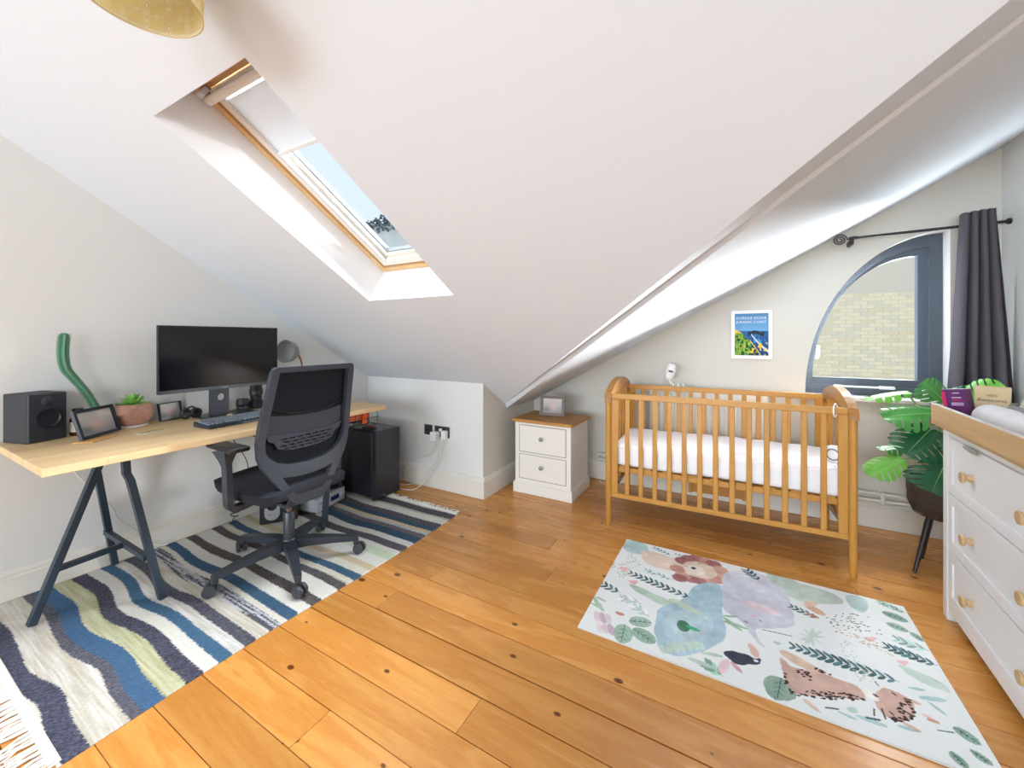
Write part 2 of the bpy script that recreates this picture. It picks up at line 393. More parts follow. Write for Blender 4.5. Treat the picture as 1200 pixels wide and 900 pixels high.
ART=[('e',(178,208,208),(-0.521,2.344),(-0.504,2.268),0.9),('p',(196,212,200),[(0.107,2.37),(0.193,2.387),(0.293,2.392),(0.378,2.38),(0.412,2.334),(0.397,2.295),(0.309,2.248),(0.231,2.222),(0.191,2.255)]),('p',(190,208,196),[(0.099,2.415),(0.184,2.424),(0.263,2.403),(0.242,2.206),(0.211,2.268),(0.158,2.29)]),('p',(190,214,214),[(0.423,2.396),(0.474,2.406),(0.506,2.387),(0.483,2.279),(0.447,2.266),(0.42,2.311)]),('p',(200,218,208),[(0.494,1.982),(0.546,1.971),(0.601,1.958),(0.621,1.917),(0.609,1.895),(0.552,1.909),(0.504,1.947)]),('p',(186,206,190),[(-0.48,1.98),(-0.403,1.971),(-0.328,1.954),(-0.257,1.938),(-0.14,1.9),(-0.251,1.895),(-0.3,1.89),(-0.373,1.912),(-0.442,1.939)]),('p',(226,205,190),[(-0.492,2.324),(-0.425,2.344),(-0.329,2.333),(-0.256,2.308),(-0.218,2.215),(-0.291,2.194),(-0.377,2.186),(-0.451,2.207)]),('e',(160,105,105),(-0.268,2.323),(-0.229,2.325),0.95),('e',(160,105,105),(-0.242,2.36),(-0.203,2.362),0.95),('e',(175,120,118),(-0.205,2.385),(-0.166,2.387),0.95),('e',(195,140,125),(-0.156,2.376),(-0.118,2.378),0.95),('e',(160,105,105),(-0.122,2.373),(-0.085,2.375),0.95),('e',(205,160,145),(-0.088,2.329),(-0.052,2.332),0.95),('e',(205,160,145),(-0.077,2.276),(-0.042,2.278),0.95),('e',(195,140,125),(-0.101,2.224),(-0.067,2.227),0.95),('e',(205,160,145),(-0.134,2.186),(-0.1,2.189),0.95),('e',(175,120,118),(-0.178,2.174),(-0.143,2.178),0.95),('e',(175,120,118),(-0.213,2.169),(-0.178,2.173),0.95),('e',(205,160,145),(-0.251,2.177),(-0.214,2.18),0.95),('e',(195,140,125),(-0.281,2.23),(-0.243,2.233),0.95),('e',(160,105,105),(-0.262,2.151),(-0.226,2.155),0.95),('e',(226,206,186),(-0.182,2.276),(-0.102,2.271),0.95),('e',(240,230,218),(-0.202,2.261),(-0.153,2.262),0.9),('e',(55,60,85),(-0.21,2.275),(-0.198,2.273),1.0),('l',(70,60,60),(-0.248,2.276),(-0.235,2.277),0.002),('l',(70,60,60),(-0.196,2.337),(-0.182,2.337),0.002),('p',(206,209,222),[(-0.078,2.295),(-0.025,2.355),(0.054,2.37),(0.129,2.345),(0.184,2.322),(0.198,2.212),(0.204,2.081),(0.195,2.022),(0.144,1.98),(0.079,1.943),(0.051,1.92),(0.066,1.86),(0.088,1.828),(0.075,1.824),(0.043,1.865),(0.019,1.922),(-0.006,1.962),(-0.067,1.985),(-0.079,2.103)]),('p',(216,218,230),[(-0.069,2.32),(0.01,2.385),(0.098,2.395),(0.146,2.355),(0.062,2.326),(-0.033,2.301)]),('e',(236,214,226),(0.078,2.09),(0.157,2.08),0.36),('e',(234,180,196),(0.053,2.014),(0.064,2.016),0.5),('l',(80,80,110),(0.017,1.957),(0.026,1.953),0.003),('l',(80,80,110),(0.071,1.994),(0.08,1.99),0.003),('p',(172,200,214),[(-0.319,1.849),(-0.3,1.89),(-0.242,1.954),(-0.216,2.025),(-0.198,2.105),(-0.159,2.166),(-0.091,2.198),(-0.077,2.156),(-0.068,2.077),(-0.071,1.997),(-0.066,1.942),(-0.047,1.871),(-0.051,1.806),(-0.073,1.758),(-0.099,1.729),(-0.13,1.679),(-0.187,1.625),(-0.24,1.604),(-0.277,1.63),(-0.293,1.68),(-0.31,1.709),(-0.306,1.777)]),('p',(192,214,222),[(-0.288,1.815),(-0.22,1.912),(-0.142,1.927),(-0.093,1.885),(-0.103,1.789),(-0.167,1.693),(-0.237,1.676),(-0.276,1.741)]),('e',(200,220,205),(-0.258,1.624),(-0.25,1.6),0.45),('e',(200,220,205),(-0.237,1.644),(-0.229,1.617),0.45),('e',(200,220,205),(-0.216,1.664),(-0.208,1.633),0.45),('e',(200,220,205),(-0.193,1.671),(-0.187,1.65),0.45),('e',(200,220,205),(-0.172,1.691),(-0.165,1.666),0.45),('e',(200,220,205),(-0.151,1.711),(-0.144,1.683),0.45),('e',(200,220,205),(-0.128,1.718),(-0.122,1.7),0.45),('p',(196,214,196),[(-0.293,1.957),(-0.227,1.97),(-0.149,1.923),(-0.13,1.898),(-0.204,1.907),(-0.272,1.929)]),('e',(66,120,92),(-0.205,1.798),(-0.201,1.763),0.7),('e',(72,180,130),(-0.17,1.801),(-0.141,1.798),0.35),('s',(60,92,98),(-0.488,2.072),(-0.199,2.01),11,0.05),('s',(150,180,175),(-0.427,2.137),(-0.291,2.116),6,0.035),('s',(60,92,98),(-0.595,1.915),(-0.489,1.884),4,0.05),('s',(110,140,140),(-0.428,2.392),(-0.332,2.35),5,0.03),('s',(110,140,140),(-0.315,2.376),(-0.233,2.365),4,0.02),('s',(60,92,98),(0.028,2.395),(0.082,2.315),4,0.05),('s',(60,92,98),(0.196,2.166),(0.291,2.129),5,0.04),('s',(60,92,98),(0.175,1.889),(0.48,1.878),13,0.055),('s',(60,92,98),(0.493,2.069),(0.626,2.04),7,0.05),('s',(140,170,165),(0.539,2.136),(0.626,2.119),4,0.05),('s',(120,160,140),(0.545,2.4),(0.625,2.359),6,0.035),('s',(120,160,140),(-0.11,1.632),(-0.054,1.599),4,0.05),('s',(200,216,212),(-0.477,1.853),(-0.388,1.855),4,0.05),('s',(196,220,218),(-0.418,1.831),(-0.34,1.786),3,0.05),('v',(160,190,172),(60,92,98),(-0.408,1.717),(-0.324,1.753),0.42),('v',(160,190,172),(60,92,98),(-0.383,1.68),(-0.289,1.641),0.42),('v',(160,190,172),(60,92,98),(-0.417,1.687),(-0.406,1.578),0.42),('v',(146,176,158),(60,92,98),(0.54,2.319),(0.614,2.292),0.4),('v',(146,176,158),(60,92,98),(0.531,2.239),(0.597,2.216),0.4),('v',(146,176,158),(60,92,98),(0.604,2.216),(0.627,2.173),0.4),('v',(146,176,158),(60,92,98),(0.109,1.673),(0.1,1.581),0.4),('v',(146,176,158),(60,92,98),(0.57,1.741),(0.614,1.703),0.4),('v',(146,176,158),(60,92,98),(0.53,1.633),(0.547,1.59),0.4),('v',(146,176,158),(60,92,98),(0.581,1.67),(0.612,1.637),0.4),('v',(150,176,160),(60,92,98),(0.126,1.692),(0.107,1.591),0.55),('e',(160,192,165),(-0.552,1.758),(-0.517,1.722),0.22),('e',(160,192,165),(-0.559,1.743),(-0.53,1.736),0.22),('e',(160,192,165),(-0.556,1.797),(-0.528,1.791),0.22),('e',(160,192,165),(-0.028,1.912),(0.008,1.883),0.22),('e',(160,192,165),(-0.017,1.911),(0.03,1.908),0.22),('e',(160,192,165),(-0.036,1.962),(-0.006,1.976),0.22),('e',(226,206,214),(-0.533,1.676),(-0.516,1.644),0.4),('e',(236,222,224),(-0.504,1.621),(-0.488,1.591),0.4),('e',(205,180,196),(-0.51,1.681),(-0.494,1.649),0.4),('e',(226,206,214),(-0.482,1.625),(-0.467,1.596),0.4),('e',(236,222,224),(-0.488,1.685),(-0.472,1.653),0.4),('e',(205,180,196),(-0.46,1.63),(-0.445,1.6),0.4),('e',(200,140,120),(-0.453,1.743),(-0.432,1.745),0.5),('d',(70,100,85),[(-0.552,2.253),(-0.523,2.269),(-0.455,2.173),(-0.492,2.11),(-0.466,2.045),(-0.523,1.993),(-0.586,2.077),(-0.59,2.129),(-0.525,2.165)],70,0.0035),('d',(200,180,130),[(-0.532,2.067),(-0.485,2.083),(-0.461,2.019),(-0.516,2.007)],20,0.004),('e',(240,188,196),(-0.538,2.09),(-0.524,2.092),0.8),('e',(240,188,196),(-0.529,2.087),(-0.515,2.089),0.8),('e',(240,188,196),(-0.52,2.084),(-0.506,2.086),0.8),('e',(240,188,196),(-0.516,2.102),(-0.502,2.104),0.8),('e',(240,188,196),(-0.465,1.998),(-0.452,2.0),0.8),('e',(240,188,196),(-0.457,1.995),(-0.444,1.997),0.8),('e',(240,188,196),(-0.449,1.993),(-0.436,1.995),0.8),('e',(240,188,196),(-0.445,2.01),(-0.432,2.011),0.8),('e',(240,188,196),(0.443,2.089),(0.453,2.09),0.8),('e',(240,188,196),(0.448,2.086),(0.458,2.087),0.8),('e',(240,188,196),(0.453,2.083),(0.463,2.085),0.8),('e',(240,188,196),(0.462,2.099),(0.472,2.101),0.8),('e',(240,188,196),(0.512,1.993),(0.522,1.994),0.8),('e',(240,188,196),(0.517,1.99),(0.526,1.992),0.8),('e',(240,188,196),(0.521,1.988),(0.53,1.99),0.8),('e',(240,188,196),(0.53,2.003),(0.539,2.004),0.8),('d',(90,115,95),[(0.431,2.266),(0.488,2.249),(0.477,2.166),(0.53,2.181),(0.514,2.143),(0.441,2.13),(0.342,2.059),(0.319,2.153)],60,0.005),('d',(190,205,190),[(0.337,2.028),(0.376,2.051),(0.382,1.936),(0.418,1.843),(0.363,1.812),(0.335,1.934)],60,0.004),('d',(205,180,150),[(0.335,2.107),(0.434,2.098),(0.514,2.036),(0.505,2.0),(0.458,2.017),(0.358,2.069)],50,0.005),('e',(206,222,212),(0.271,1.998),(0.295,2.011),0.2),('e',(206,222,212),(0.262,1.973),(0.278,1.964),0.2),('e',(206,222,212),(0.247,1.954),(0.247,1.928),0.2),('e',(206,222,212),(0.232,1.949),(0.217,1.918),0.2),('e',(206,222,212),(0.224,1.961),(0.2,1.938),0.2),('e',(206,222,212),(0.226,1.983),(0.205,1.981),0.2),('e',(206,222,212),(0.239,2.007),(0.23,2.028),0.2),('e',(206,222,212),(0.256,2.02),(0.264,2.054),0.2),('e',(206,222,212),(0.268,2.016),(0.29,2.046),0.2),('e',(210,165,140),(0.285,2.191),(0.317,2.168),0.55),('e',(225,195,180),(0.275,2.229),(0.301,2.253),0.5),('e',(190,130,110),(0.271,2.141),(0.293,2.135),0.45),('p',(45,48,66),[(-0.057,1.716),(-0.045,1.737),(-0.012,1.752),(0.027,1.758),(0.046,1.742),(0.066,1.764),(0.061,1.719),(0.026,1.704),(-0.012,1.678),(-0.038,1.694)]),('e',(240,240,242),(0.05,1.736),(0.058,1.735),0.8),('p',(222,180,170),[(0.02,1.822),(0.042,1.823),(0.063,1.784),(0.062,1.756),(0.043,1.751),(0.034,1.79)]),('e',(235,205,212),(-0.051,1.65),(-0.061,1.61),0.4),('e',(215,160,172),(-0.012,1.667),(0.006,1.648),0.35),('e',(178,208,208),(0.524,1.869),(0.548,1.876),0.25),('e',(178,208,208),(0.555,1.842),(0.591,1.856),0.25),('e',(178,208,208),(0.553,1.802),(0.568,1.783),0.25),('e',(178,208,208),(0.356,1.641),(0.394,1.641),0.25),('e',(178,208,208),(0.296,1.628),(0.32,1.625),0.25),('e',(178,208,208),(0.446,1.665),(0.473,1.67),0.25),('e',(188,208,194),(-0.126,1.625),(-0.08,1.623),0.25),('e',(188,208,194),(-0.094,1.689),(-0.057,1.699),0.25),('e',(186,212,200),(0.313,1.661),(0.328,1.666),0.8),('e',(190,214,206),(0.126,1.878),(0.137,1.883),0.8),('p',(206,170,155),[(0.124,1.8),(0.145,1.796),(0.156,1.761),(0.212,1.781),(0.265,1.789),(0.322,1.788),(0.357,1.782),(0.366,1.732),(0.337,1.711),(0.281,1.694),(0.216,1.662),(0.164,1.642),(0.144,1.666),(0.132,1.713)]),('p',(222,190,170),[(0.126,1.844),(0.171,1.848),(0.224,1.822),(0.279,1.797),(0.244,1.777),(0.198,1.779),(0.146,1.802)]),('p',(225,200,180),[(0.173,1.632),(0.195,1.635),(0.231,1.596),(0.202,1.602)]),('p',(206,170,155),[(0.411,1.813),(0.449,1.824),(0.485,1.81),(0.496,1.778),(0.475,1.721),(0.433,1.672),(0.403,1.681),(0.387,1.707),(0.378,1.739)]),('e',(222,190,170),(0.495,1.797),(0.514,1.796),0.4),('e',(222,190,170),(0.457,1.677),(0.476,1.672),0.35),('e',(242,236,230),(0.379,1.762),(0.396,1.745),0.7),('e',(45,48,66),(0.394,1.766),(0.401,1.762),0.7),('l',(60,60,60),(0.397,1.713),(0.396,1.672),0.002),('l',(60,60,60),(0.375,1.7),(0.369,1.67),0.002),('l',(60,60,60),(0.413,1.819),(0.408,1.837),0.002),('l',(60,60,60),(0.445,1.807),(0.453,1.8),0.003),('l',(60,60,60),(0.417,1.71),(0.422,1.702),0.003),('d',(60,45,48),[(0.173,1.662),(0.233,1.696),(0.312,1.731),(0.365,1.727),(0.324,1.704),(0.228,1.659),(0.167,1.634)],60,0.006),('d',(60,45,48),[(0.14,1.729),(0.144,1.666),(0.168,1.644),(0.151,1.63),(0.133,1.681)],14,0.006),('d',(60,45,48),[(0.174,1.771),(0.221,1.775),(0.219,1.73),(0.183,1.731)],18,0.006),('d',(60,45,48),[(0.223,1.816),(0.279,1.797),(0.27,1.781),(0.234,1.799)],10,0.006),('d',(60,45,48),[(0.444,1.758),(0.485,1.81),(0.494,1.773),(0.475,1.721),(0.432,1.67),(0.408,1.679),(0.439,1.719)],48,0.0062),('e',(200,150,130),(0.523,1.736),(0.538,1.736),0.5),('e',(235,190,180),(0.513,1.748),(0.523,1.744),0.5),('l',(60,92,98),(0.079,1.936),(0.18,1.95),0.002),('l',(60,92,98),(0.523,1.702),(0.562,1.716),0.002),('l',(60,92,98),(0.347,1.649),(0.379,1.658),0.004),('l',(60,92,98),(0.241,1.629),(0.275,1.642),0.003)]
# ---------------------------------------------------------------- setting
XL, YK, XR, YN, XE, YB = -2.916, 2.502, -1.671, 3.358, 1.294, -7.0  # YB: room lengthened behind the camera so the fill light falls off evenly
YRG = -0.3; ZTOP = 0.861+0.611*(YK-YRG)
def z1(y): return 0.861+0.611*(YK-y)
def z2(x): return 0.625+0.56*(x-XR)
floor = struct(fin(BX(XL-0.05, XE+0.05, YB-0.05, YN+0.05, -0.08, -0.022), 'floor', M_dark, label='dark joists and gaps under the boards'))
floor['label'] = 'varnished orange pine floorboards with dark knots and gaps'
PW = 0.1385
joints = {3: [-1.411], 2: [0.62], 5: [-1.351], 9: [-0.949], 7: [-0.836], 8: [-2.2, 0.9], 1: [-0.75], 0: [0.2], 4: [-2.5, 0.75], 6: [0.3], 10: [-1.5, 0.4]}
shared = {}
j = math.floor((YB-0.836)/PW)
while 0.836+PW*j < YN+0.02:
    y0 = 0.836+PW*j; y1 = min(y0+PW, YN+0.04)
    js = joints.get(j, [random.uniform(-2.2, 0.8)] if j % 3 else [])
    xs = [XL-0.03]+sorted(js)+[XE+0.03]
    for a, b in zip(xs, xs[1:]):
        g = random.choice((0.0008, 0.0012, 0.0016, 0.0026)); dz = random.uniform(-0.0005, 0.0005)
        o = fin(BX(a+0.0008, b-0.0008, y0+g, y1-g, -0.022, dz, bev=0.0012), 'plank', M_floor, floor, world=True)
    j += 1

def wallmesh(name, loops, m, thick=None, nrm=None):
    bm = NB(); fillpoly(bm, loops)
    o = fin(bm, name, m); return struct(o)
xeA, yeA = XE, 0.224; yeB = 0.598; zB = z2(XE); zA = z1(yeA)
# left gable wall
wallmesh('wall_left', [[(XL, YB, 0), (XL, YK, 0), (XL, YK, z1(YK)), (XL, YRG, ZTOP), (XL, YB, ZTOP)], [(XL, -3.4, 0.7), (XL, -1.8, 0.7), (XL, -1.8, 2.0), (XL, -3.4, 2.0)]], M_wall)
wallmesh('wall_back', [[(XL, YK, 0), (XR, YK, 0), (XR, YK, z1(YK)), (XL, YK, z1(YK))]], M_wall)
wallmesh('wall_alcove', [[(XR, YK, 0), (XR, YN, 0), (XR, YN, z2(XR)), (XR, 2.848, 0.625), (XR, 2.821, z1(2.821)), (XR, YK, z1(YK))]], M_wallg)
wallmesh('wall_right', [[(XE, YB, 0), (XE, YN, 0), (XE, YN, zB), (XE, yeB, zB), (XE, yeA, zA), (XE, YRG, ZTOP), (XE, YB, ZTOP)], [(XE, -3.4, 0.7), (XE, -1.8, 0.7), (XE, -1.8, 2.0), (XE, -3.4, 2.0)]], M_wall)
def quart(cx, cz, a, b, n=28, y=0.0):
    pts = [(cx, y, cz)]
    for i in range(n+1):
        t = PI/2*(1-i/n); pts.append((cx-a*math.cos(t), y, cz+b*math.sin(t)))
    return pts
WQ = dict(cx=1.085, cz=0.82, a=0.70, b=1.03)
wallmesh('wall_window', [[(XR, YN, 0), (XE, YN, 0), (XE, YN, zB), (XR, YN, z2(XR))], quart(y=YN, **WQ)], M_wallg)
# front wall (behind the camera) with an invented opening for the fill light
wallmesh('wall_front', [[(XL, YB, 0), (XE, YB, 0), (XE, YB, ZTOP), (XL, YB, ZTOP)], [(-2.6, YB, 0.5), (1.0, YB, 0.5), (1.0, YB, 2.3), (-2.6, YB, 2.3)]], M_wall)
w3 = fin(NB_ := BX(-2.6, 1.0, YB-0.06, YB+0.0, 0.5, 0.56), 'fill_window_3', M_white); struct(w3)  # invented window, added to let in the front fill light
for a in ((-2.6, 1.0, 2.24, 2.3), (-2.6, -2.54, 0.56, 2.24), (0.94, 1.0, 0.56, 2.24), (-1.43, -1.37, 0.56, 2.24), (-0.23, -0.17, 0.56, 2.24)):
    fin(BX(a[0], a[1], YB-0.06, YB, a[2], a[3]), 'fill_window_frame', M_white, w3, world=True)
fin(BX(-2.54, 0.94, YB-0.035, YB-0.03, 0.56, 2.24), 'glass_pane', M_glass, w3, world=True)

w4 = struct(fin(BX(XE, XE+0.06, -3.4, -1.8, 0.7, 0.75), 'fill_window_4', M_white))  # invented right-hand window, made for the side fill
for a in ((-3.4, -1.8, 1.95, 2.0), (-3.4, -3.35, 0.75, 1.95), (-1.85, -1.8, 0.75, 1.95), (-2.63, -2.57, 0.75, 1.95)):
    fin(BX(XE, XE+0.06, a[0], a[1], a[2], a[3]), 'fill_window_frame', M_white, w4, world=True)
fin(BX(XE+0.03, XE+0.034, -3.35, -1.85, 0.75, 1.95), 'glass_pane', M_glass, w4, world=True)

w5 = struct(fin(BX(XL-0.06, XL, -3.4, -1.8, 0.7, 0.75), 'fill_window_5', M_white))  # invented left-hand window, there only for the left fill
for a in ((-3.4, -1.8, 1.95, 2.0), (-3.4, -3.35, 0.75, 1.95), (-1.85, -1.8, 0.75, 1.95), (-2.63, -2.57, 0.75, 1.95)):
    fin(BX(XL-0.06, XL, a[0], a[1], a[2], a[3]), 'fill_window_frame', M_white, w5, world=True)
fin(BX(XL-0.034, XL-0.03, -3.35, -1.85, 0.75, 1.95), 'glass_pane', M_glass, w5, world=True)

# ceiling: main slope with the roof window hole, second slope over the alcove, chamfer strip between them, flat top
HX0, HX1, HY0, HY1 = -1.852, -1.240, 0.624, 1.595
bm = NB()
fillpoly(bm, [[(XL, YRG, ZTOP), (XE, YRG, ZTOP), (XE, yeA, zA), (XR, 2.821, z1(2.821)), (XR, YK, z1(YK)), (XL, YK, z1(YK))],
              [(HX0, HY0, z1(HY0)), (HX1, HY0, z1(HY0)), (HX1, HY1, z1(HY1)), (HX0, HY1, z1(HY1))]])
ceiling = struct(fin(bm, 'ceiling', M_ceil))
bm = NB(); fillpoly(bm, [[(XR, 2.848, 0.625), (XE, yeB, zB), (XE, YN, zB), (XR, YN, z2(XR))]])
fin(bm, 'alcove_slope', M_ceil, ceiling, world=True)
bm = NB(); bm.faces.new([bm.verts.new(p) for p in ((XR, 2.821, z1(2.821)), (XE, yeA, zA), (XE, yeB, zB), (XR, 2.848, 0.625))])
fin(bm, 'valley_strip', M_ceil, ceiling, world=True)
bm = NB(); fillpoly(bm, [[(XL, YB, ZTOP), (XE, YB, ZTOP), (XE, YRG, ZTOP), (XL, YRG, ZTOP)]])
fin(bm, 'flat_ceiling', M_ceil, ceiling, world=True)

# baseboards: profile with a moulded top
def baseboard(name, p0, p1, inward, h=0.155, t=0.02, m=M_base):
    p0 = Vector(p0); p1 = Vector(p1); n = Vector(inward)
    prof = [(0, 0), (t, 0), (t, h-0.03), (t*0.75, h-0.024), (t*0.75, h-0.014), (t*0.4, h-0.004), (0, h)]
    bm = NB()
    A = [bm.verts.new(p0+n*a+Vector((0, 0, z))) for a, z in prof]; B = [bm.verts.new(p1+n*a+Vector((0, 0, z))) for a, z in prof]
    for i in range(len(prof)): k = (i+1) % len(prof); bm.faces.new((A[i], A[k], B[k], B[i]))
    bm.faces.new(A); bm.faces.new(list(reversed(B)))
    return struct(fin(bm, name, m))
baseboard('baseboard_left', (XL, YB, 0.002), (XL, YK, 0.002), (1, 0, 0), h=0.13)
baseboard('baseboard_back', (XL+0.02, YK, 0.002), (XR+0.02, YK, 0.002), (0, -1, 0))
baseboard('baseboard_alcove', (XR, YK, 0.002), (XR, YN, 0.002), (1, 0, 0))
baseboard('baseboard_window', (XR+0.02, YN, 0.002), (XE, YN, 0.002), (0, -1, 0))
baseboard('baseboard_right', (XE, YB, 0.002), (XE, YN-0.02, 0.002), (-1, 0, 0))

# ---- roof window (window_1): plastered shaft, pine frame, white sash, glass, blind
K = 0.611; cn = 1/math.hypot(1, K)
RM = Matrix(((1, 0, 0, HX0), (0, cn, K*cn, HY0), (0, -K*cn, cn, z1(HY0)), (0, 0, 0, 1)))   # local x across, y down the slope, z outwards
WU = HX1-HX0; WL = (HY1-HY0)/cn; D0 = 0.215
def slab(u0, u1, v0, v1, d0, d1, bev=0.0):
    bm = NB(); box(bm, u0, u1, v0, v1, d0, d1, bev=bev); bm.transform(RM); return bm
bm = NB()
q = [(0, 0), (WU, 0), (WU, WL), (0, WL)]
for i in range(4):
    a, b = q[i], q[(i+1) % 4]
    bm.faces.new([bm.verts.new(RM @ Vector(p)) for p in ((a[0], a[1], 0), (b[0], b[1], 0), (b[0], b[1], D0+0.12), (a[0], a[1], D0+0.12))])
win1 = struct(fin(bm, 'window_1', M_reveal)); win1['label'] = 'roof window in the sloping ceiling with a half-drawn white blind'
def ring(nm, m, u0, u1, v0, v1, t, d0, d1, bev=0.003):
    for a in ((u0, u0+t, v0, v1), (u1-t, u1, v0, v1), (u0+t, u1-t, v0, v0+t), (u0+t, u1-t, v1-t, v1)):
        fin(slab(a[0], a[1], a[2], a[3], d0, d1, bev), nm, m, win1, world=True)
M_rail = mat('blind_rail_grey_white', (216, 219, 224), 0.35)
M_sash = mat('sash_cream_white', (240, 237, 228), 0.4)
ring('pine_frame', M_pine, 0.001, WU-0.001, 0.001, WL-0.001, 0.028, D0-0.005, D0+0.085)
ring('pine_lining', M_pine, 0.029, WU-0.029, 0.029, WL-0.029, 0.016, D0+0.015, D0+0.09, 0.002)
ring('sash_frame', M_sash, 0.046, WU-0.046, 0.05, WL-0.046, 0.042, D0-0.002, D0+0.06)
ring('sash_bead', M_sash, 0.088, WU-0.088, 0.092, WL-0.088, 0.022, D0+0.022, D0+0.065, 0.002)
ring('glazing_seal', mat('grey_seal', (120, 126, 134), 0.5), 0.110, WU-0.110, 0.114, WL-0.110, 0.006, D0+0.04, D0+0.066, 0.0)
fin(slab(0.112, WU-0.112, 0.116, WL-0.112, D0+0.055, D0+0.06), 'glass_pane', M_glass, win1, world=True)
for u in (0.088, WU-0.1): fin(slab(u, u+0.012, 0.085, WL-0.09, D0-0.012, D0+0.004, 0.002), 'blind_rail', M_rail, win1, world=True)
fin(slab(0.1, WU-0.1, 0.10, 0.345, D0-0.004, D0-0.001), 'blind_fabric', translucent(mat('blind_cloth', (232, 238, 244), 0.8), 0.13), win1, world=True)
fin(slab(0.094, WU-0.094, 0.335, 0.352, D0-0.014, D0+0.0, 0.003), 'blind_bottom_bar', M_white, win1, world=True)
bm = TB([(0.02, 0.072, D0-0.016), (WU-0.02, 0.072, D0-0.016)], 0.017, n=16); bm.transform(RM); fin(bm, 'blind_cassette', M_whitem, win1, smooth=True, world=True)
fin(slab(0.05, WU-0.05, 0.062, 0.09, D0-0.012, D0, 0.003), 'blind_case_lip', M_rail, win1, world=True)
for u in (0.03, WU-0.06): fin(slab(u, u+0.03, 0.03, 0.05, D0-0.045, D0, 0.004), 'cassette_bracket', M_rail, win1, world=True)

# ---- arched window (window_2)
YF = 3.458
bm = NB(); A = quart(y=YN, **WQ); B = quart(y=YF+0.1, **WQ)
va = [bm.verts.new(p) for p in A]; vb = [bm.verts.new(p) for p in B]
for i in range(len(A)): k = (i+1) % len(A); bm.faces.new((va[i], va[k], vb[k], vb[i]))
win2 = struct(fin(bm, 'window_2', M_reveal)); win2['label'] = 'quarter-arch window with anthracite frame'
def qring(nm, o, i, y0, y1, m):
    L0 = quart(y=0, **o); L1 = quart(y=0, **i)
    bm = plate([[(p[0], p[2]) for p in L0], [(p[0], p[2]) for p in L1]], y1-y0, lambda a, b, t: (a, y0+t, b))
    return fin(bm, nm, m, win2, world=True)
Q1 = dict(cx=1.045, cz=0.858, a=0.620, b=0.945); Q2 = dict(cx=1.022, cz=0.884, a=0.590, b=0.885); Q3 = dict(cx=0.974, cz=0.932, a=0.535, b=0.79)
qring('outer_frame', WQ, Q1, YF, YF+0.07, M_anth)
qring('sash_edge', Q1, Q2, YF-0.012, YF+0.05, M_anth)
qring('sash_frame', Q2, Q3, YF+0.008, YF+0.06, M_anth)
L3 = quart(y=0, **Q3)
fin(plate([[(p[0], p[2]) for p in L3]], 0.004, lambda a, b, t: (a, YF+0.034+t, b)), 'glass_pane', M_glass, win2, world=True)
bm = NB(); box(bm, 0.55, 0.60, YF-0.03, YF-0.008, 0.872, 0.888, 0.004); box(bm, 0.57, 0.80, YF-0.032, YF-0.02, 0.874, 0.886, 0.003)
box(bm, 0.78, 0.86, YF-0.034, YF-0.008, 0.870, 0.890, 0.005)
fin(bm, 'window_stay', M_white, win2, world=True)
bm = NB(); box(bm, 0.46, 0.475, YF-0.03, YF, 1.08, 1.15, 0.004); box(bm, 0.452, 0.468, YF-0.045, YF-0.03, 1.06, 1.13, 0.004)
fin(bm, 'window_catch', M_white, win2, world=True)
sill = fin(BX(0.30, 1.16, YN-0.05, YF+0.01, 0.797, 0.823, bev=0.006, seg=2), 'window_sill', M_white, win2, world=True)

# ---- heating pipes along the window wall
pp = thing('heating_pipes', 'two cream heating pipes running just above the skirting board', 'pipe', (0.5, YN-0.035, 0.18))
for z in (0.222, 0.180):
    fin(TB([(-1.05, YN-0.035, z), (XE-0.03, YN-0.035, z)], 0.011, n=10), 'pipe', M_base, pp, smooth=True, world=True)
for x in (0.76, -0.3): fin(BX(x, x+0.025, YN-0.052, YN-0.0, 0.162, 0.24, bev=0.005), 'pipe_clip', M_base, pp, world=True)
# ---- radiator behind the cot
rad = thing('radiator', 'white ribbed panel radiator under the wall behind the cot', 'radiator', (-0.25, YN-0.06, 0.3))
bm = NB(); box(bm, -0.62, 0.17, YN-0.075, YN-0.035, 0.28, 0.80, 0.006); fin(bm, 'panel', M_cream, rad, world=True)
bm = NB()
for i in range(14):
    x = -0.605+i*0.0555; box(bm, x, x+0.036, YN-0.088, YN-0.07, 0.31, 0.77, 0.006)
fin(bm, 'ribs', M_cream, rad, world=True)
bm = NB(); cyl(bm, 0.012, 0.0, 0.03, (0, 0), 12); bm.transform(Matrix.Translation((0.13, YN-0.055, 0.252))); fin(bm, 'valve', M_chrome, rad, smooth=True, world=True)

# ---- outside: brick wall opposite the arched window, far house beyond the roof window
bw = thing('brick_wall', 'pale yellow brick wall of the building opposite, seen through the arched window', 'brick wall', (2.5, 10.4, -1))
M_br = [mat('yellow_brick_%s' % k, c, 0.9, noise=0.15, nscale=40) for k, c in (('pale', (226, 212, 180)), ('buff', (218, 202, 166)), ('grey', (214, 203, 178)))]
mo = fin(BX(-2.0, 7.5, 10.43, 10.6, -1.0, 4.2), 'render', mat('pale_render', (206, 196, 178), 0.9, noise=0.06, nscale=3), bw, world=True)
bm = NB(); me_v = []
rows = 46
for r in range(rows):
    z = -0.6+r*0.075
    if z > 2.06: break
    x = 0.3-(0.1125 if r % 2 else 0)
    while x < 4.9:
        vs = box(bm, x, x+0.215, 10.423-random.uniform(0, 0.003), 10.44, z, z+0.065)
        mi = random.choice((0, 0, 1, 2))
        for f in {f for v in vs for f in v.link_faces}: f.material_index = mi
        x += 0.225
br = fin(bm, 'bricks', M_br, bw, world=True); br['kind'] = 'stuff'
bh = thing('neighbouring_house', 'grey rendered house end with a dark mossy top, seen through the roof window', 'building', (-10.5, 9.3, -1))
